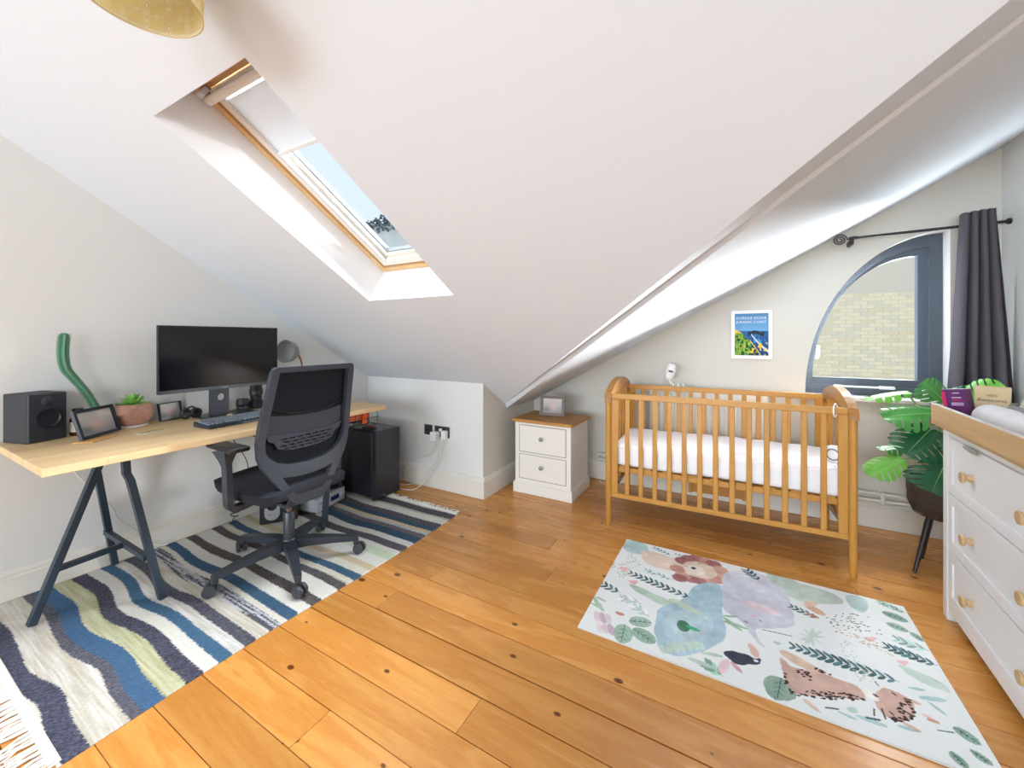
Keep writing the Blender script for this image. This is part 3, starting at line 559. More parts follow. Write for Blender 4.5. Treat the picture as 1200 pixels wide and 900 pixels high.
fin(BX(-16, -6.0, 9.2, 9.6, -1.0, 4.85), 'wall', mat('grey_render', (196, 196, 192), 0.9, noise=0.2, nscale=2.2), bh, world=True)
bm = NB()
for i in range(3000):
    x = random.uniform(-16, -6.0); z = 4.62+random.random()*0.75*abs(math.sin(x*1.3)*0.25+0.8)
    s = random.uniform(0.02, 0.055)
    bmesh.ops.create_icosphere(bm, subdivisions=1, radius=s, matrix=Matrix.Translation((x, 9.18+random.uniform(-0.1, 0.3), z)))
moss = fin(bm, 'moss', mat('dark_moss', (84, 96, 102), 0.95, noise=0.4, nscale=10), bh, world=True); moss['kind'] = 'stuff'
# ---------------------------------------------------------------- striped rug
ST = [(0.300, (232, 228, 218), 0), (0.352, (76, 78, 96), 1), (0.410, (214, 208, 196), 2), (0.500, (92, 92, 104), 1), (0.533, (70, 104, 140), 0),
      (0.590, (196, 196, 160), 2), (0.650, (74, 74, 90), 1), (0.703, (226, 224, 216), 0), (0.752, (70, 106, 136), 0), (0.798, (214, 212, 206), 2),
      (0.841, (84, 84, 96), 1), (0.886, (206, 200, 186), 2), (0.935, (90, 92, 100), 3), (0.985, (226, 222, 210), 0), (1.010, (66, 98, 126), 0), (1.060, (230, 228, 220), 0),
      (1.115, (90, 84, 84), 1), (1.167, (230, 228, 220), 0), (1.250, (88, 84, 88), 1), (1.297, (216, 210, 196), 2), (1.335, (66, 98, 122), 0), (1.382, (222, 218, 206), 0),
      (1.43, (214, 196, 164), 0), (1.471, (232, 230, 224), 0), (1.545, (206, 222, 194), 0), (1.604, (230, 228, 222), 0), (1.640, (92, 88, 96), 1), (1.699, (228, 226, 220), 0),
      (1.748, (60, 88, 108), 0), (1.815, (112, 102, 106), 1), (1.855, (176, 196, 214), 0), (1.872, (216, 198, 162), 0), (1.908, (66, 92, 112), 0), (1.955, (92, 88, 96), 1),
      (2.01, (230, 228, 220), 0), (2.075, (196, 192, 176), 0), (2.095, (86, 84, 92), 1), (2.165, (226, 222, 212), 0), (3, (0, 0, 0), 0)]
RX0, RX1, RY0, RY1 = -2.885, -1.662, 0.345, 2.185
def rugcol(U, V):
    wv = (snoise(U, V, 2.6, 3, 2)-0.5)*0.042*(RX1-U+0.08).clip(0, 0.45)/0.45 + 0.006*np.sin(U*11+V*4)*((RX1-U).clip(0, .3)/.3)+0.0012*RNG.standard_normal(U.shape)
    Vv = V+wv
    C = np.zeros(U.shape+(3,)); K = np.zeros(U.shape, int)
    for (a, c, k), (b, _, _) in zip(ST, ST[1:]):
        m = (Vv >= a) & (Vv < b); C[m] = c; K[m] = k
    lo = Vv < ST[0][0]; C[lo] = ST[0][1]
    n = RNG.random(U.shape); st = snoise(U*0.12, V*3.0, 60, 9, 2)
    C += ((n-0.5)*18)[:, None]
    m = K == 1; C[m] += (((n[m]-0.4)*30))[:, None]
    m = K == 2; C[m] += (((st[m]-0.5)*70)[:, None]*np.array([0.8, 0.85, 1.2]))
    m = K == 3; C[m] += (np.where(st[m]+0.3*n[m] > 0.68, 110, 0))[:, None]
    return C*0.94
def rug3(U, V):
    z = 0.0055+0.0016*snoise(U, V, 6, 4, 2)+0.0012*RNG.random(U.shape)
    e = np.minimum.reduce([U-RX0, RX1-U, V-RY0, RY1-V]); z = np.where(e < 0.002, 0.0012, z)
    dx = 0.010*np.sin(V*4.2+1.0)*(U-RX0)/(RX1-RX0)
    return U+dx, V, z
M_rug = attr_mat('woven_wool_and_cotton', 0.95, 0.5)
rug = thing('striped_rug', 'long flat-woven rug striped blue, charcoal and cream with white fringe, under the desk', 'rug', (-2.28, 1.26, 0))
ro = paint_grid('weave', RX0, RX1, 300, RY0, RY1, 430, rugcol, lambda U, V: (lambda a, b, c: (a+2.28, b-1.26, c))(*rug3(U, V)), M_rug, rug)
M_fr = mat('white_fringe', (236, 232, 222), 0.95, noise=0.08, nscale=90)
for sgn, yy in ((-1, RY0), (1, RY1)):
    bm = NB(); n = 150
    for i in range(n):
        x = RX0+0.01+(RX1-RX0-0.02)*i/(n-1); ln = random.uniform(0.07, 0.115)*(1.0 if sgn < 0 else 0.5)
        a = random.uniform(-0.028, 0.028)
        pts = [(x, yy-sgn*0.012, 0.006), (x+a*0.3, yy+sgn*ln*0.4, 0.0055+random.random()*0.004), (x+a*0.9+random.uniform(-.006, .006), yy+sgn*ln*0.75, 0.005), (x+a*1.3, yy+sgn*ln, 0.0035)]
        tube(bm, pts, [0.0030, 0.0032, 0.0028, 0.0034], n=5)
    for i in range(0, n-2, 1):   # knotted heading
        x = RX0+0.012+(RX1-RX0-0.02)*i/(n-1)
        tube(bm, [(x, yy-sgn*0.008, 0.0068), (x+0.004, yy+sgn*0.012, 0.0072)], 0.0042, n=5)
    f = fin(bm, 'fringe', M_fr, rug, world=True, smooth=True); f['kind'] = 'stuff'; f['label'] = 'white knotted cotton fringe'

# ---------------------------------------------------------------- desk and trestles
TZ0, TZ1 = 0.701, 0.731
desk = tag(fin(BX(-2.912, -2.166, 0.415, 2.020, TZ0, TZ1, bev=0.003, seg=2), 'desk', M_beech), 'long pale beech worktop laid on two metal trestles along the left wall', 'desk')
def trestle(y0, sg, label):
    t = thing('trestle', label, 'trestle', (-2.585, y0, 0), group='desk trestles')
    y = lambda d: y0+sg*d
    zf = 0.010
    def leg(pts, nm='leg'): fin(TB(pts, 1.0, sq=(0.030, 0.026)), nm, M_steel, t, world=True)
    leg([(-2.555, y(0.0), zf), (-2.572, y(0.205), 0.613), (-2.575, y(0.232), TZ0)])
    leg([(-2.870, y(0.345), zf), (-2.80, y(0.255), 0.565), (-2.797, y(0.243), 0.60), (-2.797, y(0.238), TZ0)])
    leg([(-2.300, y(0.345), zf), (-2.368, y(0.255), 0.565), (-2.373, y(0.243), 0.60), (-2.373, y(0.238), TZ0)])
    fin(TB([(-2.835, y(0.302), 0.205), (-2.338, y(0.302), 0.205)], 1.0, sq=(0.022, 0.022)), 'crossbar', M_steel, t, world=True)
    fin(TB([(-2.56, y(0.065), 0.205), (-2.585, y(0.300), 0.205)], 1.0, sq=(0.022, 0.022)), 'stretcher', M_steel, t, world=True)
    fin(BX(-2.82, -2.35, y(0.238)-0.017, y(0.238)+0.017, TZ0-0.012, TZ0-0.0005), 'top_rail', M_steel, t, world=True)
    return t
trestle(0.46, 1, 'blue-grey bent steel trestle with splayed legs holding the near end of the desk')
trestle(1.975, -1, 'blue-grey steel trestle behind the office chair holding the far end of the desk')

# ---------------------------------------------------------------- things on the desk
TT = TZ1+0.0005
# loudspeaker
spk = thing('desk_speaker', 'black box loudspeaker standing at the near end of the desk', 'speaker', (-2.815, 0.525, TT), rz=math.radians(17))
fin(BX(-0.085, 0.062, -0.068, 0.068, 0, 0.218, bev=0.004, seg=2), 'cabinet', mat('speaker_vinyl', (48, 50, 55), 0.6, bump=0.2, bscale=400), spk)
fin(BX(0.058, 0.070, -0.066, 0.066, 0.002, 0.216, bev=0.003), 'front_baffle', mat('speaker_front', (52, 56, 64), 0.4), spk)
RY = Matrix.Rotation(PI/2, 4, 'Y')
fin(LT([(0.002, 0.002), (0.02, 0.001), (0.036, 0.004), (0.040, 0.010), (0.047, 0.010), (0.047, 0.0), (0.0, 0.0)], 32, mtx=Matrix.Translation((0.0695, 0.0, 0.105)) @ RY), 'woofer', mat('cone', (40, 43, 50), 0.35), spk, smooth=True)
fin(LT([(0.0, 0.007), (0.012, 0.006), (0.021, 0.002), (0.023, 0.0), (0, 0)], 24, mtx=Matrix.Translation((0.070, 0.0, 0.182)) @ RY), 'tweeter', MATS['speaker_front'], spk, smooth=True)
fin(BX(0.070, 0.0712, -0.006, 0.004, 0.192, 0.196), 'badge', M_chrome, spk)
# jar
jar = thing('brown_jar', 'small brown bottle with black cap and pale label, beside the loudspeaker', 'bottle', (-2.80, 0.652, TT))
fin(LT([(0, 0), (0.026, 0), (0.028, 0.004), (0.028, 0.075), (0.02, 0.09), (0.016, 0.095), (0, 0.095)], 24), 'bottle_body', mat('brown_glass', (70, 38, 22), 0.1), jar, smooth=True)
fin(LT([(0.0285, 0.018), (0.0288, 0.018), (0.0288, 0.066), (0.0285, 0.066)], 24), 'paper_label', mat('paper', (226, 218, 202), 0.8), jar, smooth=True)
fin(LT([(0, 0.094), (0.020, 0.094), (0.020, 0.125), (0.018, 0.128), (0, 0.128)], 24), 'cap', M_black, jar, smooth=True)
# cactus
M_cac = mat('cactus_green', (72, 128, 104), 0.55, noise=0.25, nscale=30)
cac = thing('column_cactus', 'tall bent ribbed cactus leaning behind the larger photo frame', 'cactus', (-2.78, 0.735, TT))
path = spline([(-2.78, 0.735, 0.79), (-2.785, 0.700, 0.88), (-2.79, 0.672, 0.945), (-2.795, 0.638, 1.005), (-2.80, 0.612, 1.055), (-2.805, 0.604, 1.12), (-2.805, 0.606, 1.19), (-2.805, 0.609, 1.226)], 10)
bm = NB(); NR = 48; rings = []
for i, p in enumerate(path):
    d = (path[min(i+1, len(path)-1)]-path[max(i-1, 0)]).normalized()
    a = Vector((1, 0, 0)); a = (a-d*a.dot(d)).normalized(); b = d.cross(a)
    tt = i/(len(path)-1); R = 0.0145+0.0035*min(1, max(0, (tt-0.35)*3))
    if tt > 0.86: R *= math.sqrt(max(0.02, 1-((tt-0.86)/0.14)**2))
    rings.append([bm.verts.new(p+(a*math.cos(q)+b*math.sin(q))*R*(1+0.22*math.cos(q*6))) for q in [2*PI*k/NR for k in range(NR)]])
for r0, r1 in zip(rings, rings[1:]):
    for k in range(NR): bm.faces.new((r0[k], r0[(k+1) % NR], r1[(k+1) % NR], r1[k]))
bm.faces.new(rings[-1]); bm.faces.new(rings[0])
fin(bm, 'stem', M_cac, cac, smooth=True, world=True)
bm = NB()
for i in range(4, len(path)-3, 2):
    p = path[i]
    for k in range(6):
        q = 2*PI*k/6; d = Vector((math.cos(q), math.sin(q), 0.1)); c0 = p+d*0.019
        for s in (-1, 0, 1): tube(bm, [c0, c0+d*0.008+Vector((0, 0, s*0.006))], [0.0008, 0.0002], n=3)
sp = fin(bm, 'spines', mat('spine', (190, 180, 140), 0.7), cac, world=True); sp['kind'] = 'stuff'
fin(LT([(0, 0), (0.035, 0), (0.045, 0.07), (0.048, 0.072), (0.043, 0.072), (0.04, 0.062), (0, 0.06)], 24), 'pot', mat('dark_pot', (60, 58, 56), 0.6), cac, smooth=True)
# photo frames
def blurpic(U, V, seed):
    n = snoise(U, V, 2.6, seed, 2)
    C = np.stack([130+70*V+30*n, 136+62*V+20*n, 140+60*V+10*n], 1)
    g = np.exp(-(((U-0.52)/0.2)**2+((V-0.4)/0.28)**2)); C += g[:, None]*np.array([40, 5, 0])*0.9
    g2 = np.exp(-(((U-0.2)/0.2)**2+((V-0.25)/0.16)**2)); C -= g2[:, None]*np.array([40, 36, 36])
    return C
M_pic = attr_mat('printed_photo', 0.3)
def frame(name, label, loc, rz, tilt, w, h, bw, m, seed, roll=0.0, depth=0.014, group=None, extra=None):
    # frame stands on its lower edge, front faces local +X
    t = thing(name, label, 'photo frame', loc, rot=(roll, -tilt, rz), group=group)
    lo = [(-w/2, 0), (w/2, 0), (w/2, h), (-w/2, h)]; li = [(-w/2+bw, bw), (w/2-bw, bw), (w/2-bw, h-bw), (-w/2+bw, h-bw)]
    fin(plate([lo, li], depth, lambda a, b, q: (q, a, b)), 'frame_border', m, t)
    paint_grid('picture', 0, 1, 60, 0, 1, 44, lambda U, V: blurpic(U, V, seed), lambda U, V: (U*0+depth*0.35, (U-0.5)*(w-2*bw), bw+V*(h-2*bw)), M_pic, t)
    fin(BX(0.0005, 0.003, -w/2+0.004, w/2-0.004, 0.004, h-0.004), 'backing', M_black, t)
    return t
frame('photo_frame', 'larger black photo frame on a little wooden stand, in front of the cactus', (-2.652, 0.692, TT+0.004), math.radians(38), math.radians(17), 0.215, 0.138, 0.014, mat('frame_black', (42, 46, 54), 0.4), 3)
tag(fin((lambda b: (b.transform(Matrix.Translation((-2.610, 0.655, TT)) @ Matrix.Rotation(math.radians(38), 4, 'Z')), b)[1])(BX(-0.02, 0.06, -0.075, 0.05, 0, 0.004, bev=0.001)), 'wooden_stand', mat('light_bamboo', (216, 164, 98), 0.5, noise=0.1, nscale=30)), 'small pale wooden block under the larger black photo frame', 'stand')
frame('photo_frame', 'smaller thin black photo frame between the terracotta pot and the headphones', (-2.835, 1.030, TT+0.002), math.radians(18), math.radians(10), 0.122, 0.100, 0.006, MATS['frame_black'], 8)
# succulent in terracotta pot
pot = thing('succulent_pot', 'round terracotta pot with a bright green succulent and white saucer', 'potted plant', (-2.822, 0.862, TT))
fin(LT([(0, 0), (0.058, 0), (0.064, 0.006), (0.06, 0.009), (0, 0.006)], 32), 'saucer', M_white, pot, smooth=True)
fin(LT([(0, 0.008), (0.045, 0.008), (0.062, 0.020), (0.080, 0.050), (0.084, 0.078), (0.078, 0.105), (0.069, 0.120), (0.064, 0.120), (0.070, 0.104), (0.068, 0.098), (0, 0.098)], 40), 'pot_bowl', mat('terracotta', (180, 134, 116), 0.85, noise=0.35, nscale=50, bump=0.4, bscale=150), pot, smooth=True, angle=60)
fin(LT([(0, 0.103), (0.066, 0.1)], 24), 'soil', mat('soil', (52, 38, 28), 1.0, noise=0.4, nscale=200), pot)
M_suc = mat('succulent_green', (134, 186, 84), 0.45, noise=0.2, nscale=30)
bm = NB()
def fleshy(bm, base, yaw, pitch, L, W):
    P = []; d = Vector((math.cos(yaw)*math.cos(pitch), math.sin(yaw)*math.cos(pitch), math.sin(pitch))); s = Vector((-math.sin(yaw), math.cos(yaw), 0)); n = d.cross(s)
    rr = []
    for i, (t, w) in enumerate([(0, .45), (.3, .8), (.6, 1.0), (.85, .7), (1.0, .06)]):
        c = Vector(base)+d*(L*t)-n*(0.0)+Vector((0, 0, 0.10*L*t*t))
        rr.append([bm.verts.new(c+s*(W*w*a)+n*(W*w*0.35*b)) for a, b in ((1, 0), (.5, .8), (-.5, .8), (-1, 0), (-.4, -1), (.4, -1))])
    for a, b in zip(rr, rr[1:]):
        for k in range(6): bm.faces.new((a[k], a[(k+1) % 6], b[(k+1) % 6], b[k]))
    bm.faces.new(rr[-1]); bm.faces.new(rr[0])
for ring_i, (n, p, L, zz) in enumerate([(9, 0.12, 0.072, 0.112), (8, 0.5, 0.06, 0.118), (6, 0.95, 0.05, 0.124), (3, 1.35, 0.04, 0.13)]):
    for k in range(n): fleshy(bm, (0, 0, zz), 2*PI*k/n+ring_i*0.4, p+random.uniform(-.08, .08), L*random.uniform(.9, 1.1), 0.014)
fin(bm, 'rosette', M_suc, pot, smooth=True, angle=60)
# card
card = thing('picture_card', 'small yellow and grey printed card lying flat on the desk', 'card', (-2.57, 0.855, TT), rz=math.radians(10))
fin(BX(-0.028, 0.028, -0.055, 0.055, 0, 0.0015), 'card_sheet', M_white, card)
paint_grid('print', 0, 1, 60, 0, 1, 30, lambda U, V: np.where((snoise(U*2, V, 5, 2, 2) > 0.5)[:, None], np.array([216, 190, 70]), np.array([96, 100, 80])) + (RNG.random(U.shape)*30)[:, None], lambda U, V: ((V-0.5)*0.044, (U-0.5)*0.098, U*0+0.0021), M_pic, card)
# headphones
hp = thing('headphones', 'small black headphones lying beside the small photo frame', 'headphones', (-2.80, 1.105, TT))
for y, a in ((-0.02, 0.2), (0.03, -0.3)):
    fin(LT([(0, 0), (0.024, 0), (0.030, 0.006), (0.030, 0.016), (0.020, 0.022), (0.012, 0.018), (0, 0.018)], 24, mtx=Matrix.Translation((0, y, 0.031)) @ Matrix.Rotation(a, 4, 'X') @ RY), 'ear_cup', M_black, hp, smooth=True)
fin(TB(spline([(0.005, -0.02, 0.055), (-0.03, -0.012, 0.064), (-0.055, 0.005, 0.05), (-0.03, 0.028, 0.064), (0.005, 0.03, 0.055)], 6), 0.004, n=8), 'headband', M_black, hp, smooth=True)

# monitor (32 inch)
mon = thing('computer_monitor', 'large black widescreen monitor standing on the desk behind the keyboard', 'monitor', (-2.755, 1.217, TT), rz=0.0)
MY0, MY1 = -0.313, 0.323
# solved so that the corners fall where the photograph shows them
mth = math.radians(2.5)
MM = Matrix.Translation((0.11, 0.0, 0.0)) @ Matrix.Rotation(mth, 4, 'Z')
MZ0, MZ1 = 0.172, 0.537
def mb(*a, **k):
    b = BX(*a, **k); b.transform(MM); return b
fin(mb(-0.022, 0.0, MY0, MY1, MZ0, MZ1, bev=0.003, seg=2), 'housing', M_black, mon)
fin(mb(-0.045, -0.02, -0.2, 0.2, MZ0+0.06, MZ1-0.08, bev=0.012, seg=2), 'rear_hump', M_black, mon)
fin(mb(-0.0002, 0.0012, MY0+0.005, MY1-0.005, MZ0+0.020, MZ1-0.006), 'screen', M_gloss, mon)
fin(mb(0.0, 0.003, MY0, MY1, MZ0, MZ0+0.018, bev=0.001), 'lower_bezel', mat('bezel_grey', (70, 74, 80), 0.35), mon)
fin(mb(0.003, 0.0036, -0.012, 0.018, MZ0+0.006, MZ0+0.012), 'maker_badge', mat('badge_grey', (120, 122, 126), 0.3), mon)
circ = [(0.012+0.021*math.cos(a), 0.118+0.021*math.sin(a)) for a in [2*PI*i/24 for i in range(24)]]
pl = plate([[(-0.048, 0.01), (0.052, 0.01), (0.052, 0.29), (-0.048, 0.29)], circ], 0.016, lambda a, b, t: (0.040+t, a, b)); fin(pl, 'stand_column', M_blacks, mon)
fin(BX(-0.07, 0.155, -0.09, 0.21, 0, 0.010, bev=0.004, seg=2), 'stand_foot', M_blacks, mon)
# keyboard
kb = thing('keyboard', 'black full-size keyboard at the desk edge in front of the monitor', 'keyboard', (-2.452, 1.215, TT), rz=math.radians(3))
bm = NB(); box(bm, -0.075, 0.08, -0.20, 0.23, 0, 0.012, bev=0.003, seg=2)
for v in bm.verts:
    if v.co.z > 0.006: v.co.z += 0.10*(0.08-v.co.x)*0.9
fin(bm, 'keyboard_case', mat('keyboard_case', (44, 50, 60), 0.45), kb)
bm0 = NB(); box(bm0, -0.0068, 0.0068, -0.0070, 0.0070, 0, 0.008, bev=0.0018)
kme = bpy.data.meshes.new('key'); bm0.to_mesh(kme); bm0.free(); kme.materials.append(mat('key_grey', (128, 136, 148), 0.5))
for r in range(6):
    for c in range(21):
        if c in (15,) and r in (2, 3): continue
        if r == 5 and 3 < c < 9: continue
        x = 0.048-(5-r)*0.0205; y = -0.188+c*0.0199
        k = link(bpy.data.objects.new('key', kme)); k.parent = kb; k.location = (x, y, 0.0135+0.09*(0.08-x)); k.rotation_euler = (0, 0.09, 0)
k = link(bpy.data.objects.new('key', kme.copy())); k.parent = kb; k.location = (0.048, -0.188+6*0.0199, 0.0135+0.09*0.032); k.scale = (1, 5.8, 1); k.rotation_euler = (0, 0.09, 0); k['label'] = 'long space bar'
# camera and lens beside the monitor
cm = thing('camera_lens', 'short black camera lens standing on the desk right of the monitor foot', 'camera lens', (-2.82, 1.405, TT))
fin(LT([(0, 0), (0.032, 0), (0.034, 0.003), (0.034, 0.03), (0.037, 0.034), (0.037, 0.052), (0.034, 0.056), (0.034, 0.073), (0.030, 0.075), (0, 0.073)], 28), 'barrel', mat('lens_black', (34, 36, 40), 0.35), cm, smooth=True)
fin(LT([(0.0345, 0.014), (0.0350, 0.014), (0.0350, 0.026), (0.0345, 0.026)], 28), 'grip_ring', MATS['bezel_grey'], cm, smooth=True)
tl = thing('telephoto_lens', 'tall black lens tube behind the office chair, beside the short lens', 'camera lens', (-2.84, 1.50, TT))
fin(LT([(0, 0), (0.04, 0), (0.04, 0.05), (0.034, 0.055), (0.034, 0.085), (0.040, 0.09), (0.040, 0.125), (0.036, 0.13), (0.036, 0.19), (0, 0.19)], 28), 'barrel', MATS['lens_black'], tl, smooth=True)
fin(LT([(0.0405, 0.01), (0.043, 0.012), (0.043, 0.040), (0.0405, 0.042)], 28), 'focus_ring', M_black, tl, smooth=True)
fin(BX(-0.0, 0.05, 0.044, 0.075, 0.0, 0.045, bev=0.006), 'mount_foot', M_black, tl)
tag(fin((lambda b: (b.transform(Matrix.Translation((-2.64, 1.245, TT+0.0104))), b)[1])(LT([(0, 0), (0.016, 0), (0.017, 0.003), (0.012, 0.009), (0, 0.011)], 20)), 'brass_button', mat('brass', (214, 180, 120), 0.4, 0.4), smooth=True), 'tiny brass-coloured disc lying on the monitor foot', 'ornament')
# desk lamp
lamp = thing('desk_lamp', 'grey desk lamp with rounded shade and copper neck behind the monitor', 'lamp', (-2.82, 1.80, TT))
M_lg = mat('lamp_grey', (150, 150, 148), 0.45)
fin(LT([(0, 0), (0.075, 0), (0.075, 0.012), (0.06, 0.02), (0.012, 0.022), (0, 0.022)], 32), 'foot', M_lg, lamp, smooth=True)
M_cop = mat('copper', (184, 118, 82), 0.3, 0.8)
fin(TB(spline([(0, 0, 0.02), (0, 0.01, 0.18), (0.02, -0.0, 0.28), (0.03, -0.03, 0.345)], 8), 0.006, n=10), 'neck', M_cop, lamp, smooth=True)
sm = Matrix.Translation((0.06, -0.155, 0.368)) @ Matrix.Rotation(math.radians(38), 4, 'Z') @ Matrix.Rotation(math.radians(-68), 4, 'X')
fin(LT([(0.0, 0.085), (0.018, 0.084), (0.020, 0.066), (0.028, 0.060), (0.052, 0.045), (0.072, 0.015), (0.080, -0.03), (0.078, -0.03), (0.069, 0.014), (0.048, 0.042), (0.0, 0.055)], 36, mtx=Matrix.Translation((0.05, -0.12, 0.375)) @ Matrix.Rotation(math.radians(-96), 4, 'X') @ Matrix.Rotation(math.radians(-14), 4, 'Y')), 'lamp_shade', M_lg, lamp, smooth=True, angle=50)
fin(TB([(0.03, -0.03, 0.345), (0.045, -0.048, 0.405)], 0.005, n=8), 'knuckle', M_cop, lamp, smooth=True)

# under the far end of the desk: wire tray with orange tool box
tr = thing('wire_tray', 'thin black wire tray hanging under the far end of the desk', 'tray', (-2.36, 1.80, 0.58))
bm = NB()
for y in (1.70, 1.80, 1.90, 1.985):
    tube(bm, [(-2.22, y, 0.70), (-2.22, y, 0.60), (-2.50, y, 0.60), (-2.50, y, 0.70)], 0.0022, n=6)
for x, z in ((-2.22, 0.60), (-2.36, 0.60), (-2.50, 0.60), (-2.22, 0.65), (-2.50, 0.65)): tube(bm, [(x, 1.66, z), (x, 2.0, z)], 0.0022, n=6)
fin(bm, 'wires', M_black, tr, world=True)
M_or = mat('orange_plastic', (232, 92, 26), 0.45)
tb = thing('orange_tool_case', 'bright orange and black tool case in the wire tray under the desk', 'tool case', (-2.36, 1.80, 0.603))
fin(BX(-2.46, -2.25, 1.68, 1.95, 0.604, 0.638, bev=0.006), 'lower_shell', M_black, tb, world=True)
fin(BX(-2.46, -2.25, 1.68, 1.95, 0.638, 0.692, bev=0.008), 'upper_shell', M_or, tb, world=True)
fin(BX(-2.252, -2.238, 1.875, 1.925, 0.612, 0.692, bev=0.005), 'end_strap', M_or, tb, world=True)
for z in (0.655, 0.672):
    fin(BX(-2.2500, -2.2465, 1.69, 1.94, z, z+0.003), 'groove_strip', M_black, tb, world=True)
# computer tower
tw = thing('computer_tower', 'tall black computer tower standing on the rug under the far end of the desk', 'computer', (-2.56, 2.17, 0.009))
M_tw = mat('tower_black', (30, 31, 35), 0.38, noise=0.1, nscale=60)
M_twf = mat('tower_front', (42, 44, 50), 0.3)
fin(BX(-2.80, -2.345, 2.045, 2.285, 0.03, 0.512, bev=0.004), 'side_case', M_tw, tw, world=True)
fin(BX(-2.345, -2.300, 2.045, 2.285, 0.02, 0.515, bev=0.008, seg=2), 'front_panel', M_twf, tw, world=True)
fin(BX(-2.80, -2.302, 2.06, 2.27, 0.512, 0.520, bev=0.003), 'top_panel', mat('tower_top', (64, 66, 72), 0.35), tw, world=True)
for x, y in ((-2.76, 2.07), (-2.76, 2.26), (-2.34, 2.07), (-2.34, 2.26)): fin(BX(x-0.02, x+0.02, y-0.014, y+0.014, 0.009, 0.03), 'foot', M_black, tw, world=True)
fin(BX(-2.300, -2.2985, 2.10, 2.14, 0.035, 0.041), 'maker_badge', M_grey, tw, world=True)
bm = NB(); cyl(bm, 0.006, 0, 0.006, n=12); bm.transform(Matrix.Translation((-2.33, 2.15, 0.517))); fin(bm, 'power_button', M_black, tw, world=True)
rg = thing('small_black_gadget', 'small dark red and black gadget lying on top of the computer tower', 'gadget', (-2.42, 2.085, 0.521), rz=0.3)
fin(BX(-0.05, 0.05, -0.025, 0.03, 0, 0.016, bev=0.006), 'gadget_base', M_black, rg)
fin(BX(-0.02, 0.04, -0.02, 0.02, 0.015, 0.034, bev=0.006), 'gadget_top', mat('dark_red_plastic', (120, 52, 44), 0.35), rg)
# subwoofer
sb = thing('subwoofer', 'black subwoofer box with oval silver port on the rug behind the chair', 'speaker', (-2.665, 1.562, 0.0095), rz=math.radians(-36))
fin(BX(-0.13, 0.09, -0.107, 0.107, 0.0, 0.255, bev=0.006), 'cabinet', mat('sub_black', (28, 28, 31), 0.5), sb)
ov = [(0.031*math.cos(a)+0.02, (0.036 if math.sin(a) > 0 else -0.036)+0.031*math.sin(a)+0.11) for a in [2*PI*(i+0.5)/40 for i in range(40)]]
hol = [(0.028*math.cos(a)-0.036, 0.113+0.028*math.sin(a)) for a in [2*PI*i/28 for i in range(28)]]
M_sil = mat('silver_plastic', (186, 188, 192), 0.3, 0.5)
ov = [(0.043*math.cos(a)-0.036, (0.022 if math.sin(a) > 0 else -0.022)+0.043*math.sin(a)+0.088) for a in [2*PI*(i+0.5)/40 for i in range(40)]]
fin(plate([ov, hol], 0.008, lambda a, b, t: (0.09+t, a, b)), 'silver_port', M_sil, sb)
fin(LT([(0.028, 0.0), (0.022, -0.006), (0.019, -0.0065), (0, -0.0068)], 24, mtx=Matrix.Translation((0.0975, -0.036, 0.113)) @ RY), 'port_tube', mat('port_black', (8, 8, 9), 0.6), sb, smooth=True)
fin(LT([(0, 0), (0.004, 0), (0.004, 0.001), (0, 0.001)], 12, mtx=Matrix.Translation((0.098, -0.053, 0.060)) @ RY), 'red_mark', mat('red_mark', (190, 40, 40), 0.4), sb)
fin(BX(0.098, 0.0988, -0.045, -0.017, 0.0585, 0.0615), 'maker_lettering', M_grey, sb)
# hi-fi
hf = thing('hifi_receiver', 'flat silver stereo receiver on the rug between subwoofer and tower', 'stereo', (-2.645, 1.80, 0.0095), rz=math.radians(12.6))
M_hs = mat('brushed_silver', (196, 198, 200), 0.35, 0.3)
fin(BX(-0.15, 0.13, -0.135, 0.135, 0.012, 0.098, bev=0.003), 'case', mat('hifi_case', (170, 172, 174), 0.45), hf)
fin(BX(0.13, 0.142, -0.137, 0.137, 0.01, 0.10, bev=0.003), 'front_panel', M_hs, hf)
fin(BX(0.1415, 0.143, -0.005, 0.075, 0.040, 0.072), 'display', mat('blue_display', (24, 34, 110), 0.15), hf)
fin(LT([(0, 0), (0.018, 0), (0.016, 0.012), (0, 0.012)], 20, mtx=Matrix.Translation((0.142, 0.1, 0.06)) @ RY), 'volume_knob', M_hs, hf, smooth=True)
fin(BX(0.1415, 0.144, -0.11, -0.075, 0.06, 0.068), 'button_row', M_grey, hf)
for x, y in ((-0.12, -0.11), (-0.12, 0.11), (0.11, -0.11), (0.11, 0.11)): fin(BX(x-.014, x+.014, y-.014, y+.014, 0, 0.012), 'foot', M_black, hf)
tag(fin((lambda b: (b.transform(Matrix.Translation((-2.62, 1.86, 0.108)) @ Matrix.Rotation(-0.2, 4, 'Z')), b)[1])(BX(-0.08, 0.06, -0.07, 0.07, 0.0, 0.03, bev=0.006)), 'black_switch_box', mat('matt_black', (24, 24, 26), 0.9, spec=0.1)), 'flat black box lying on top of the silver receiver', 'box')
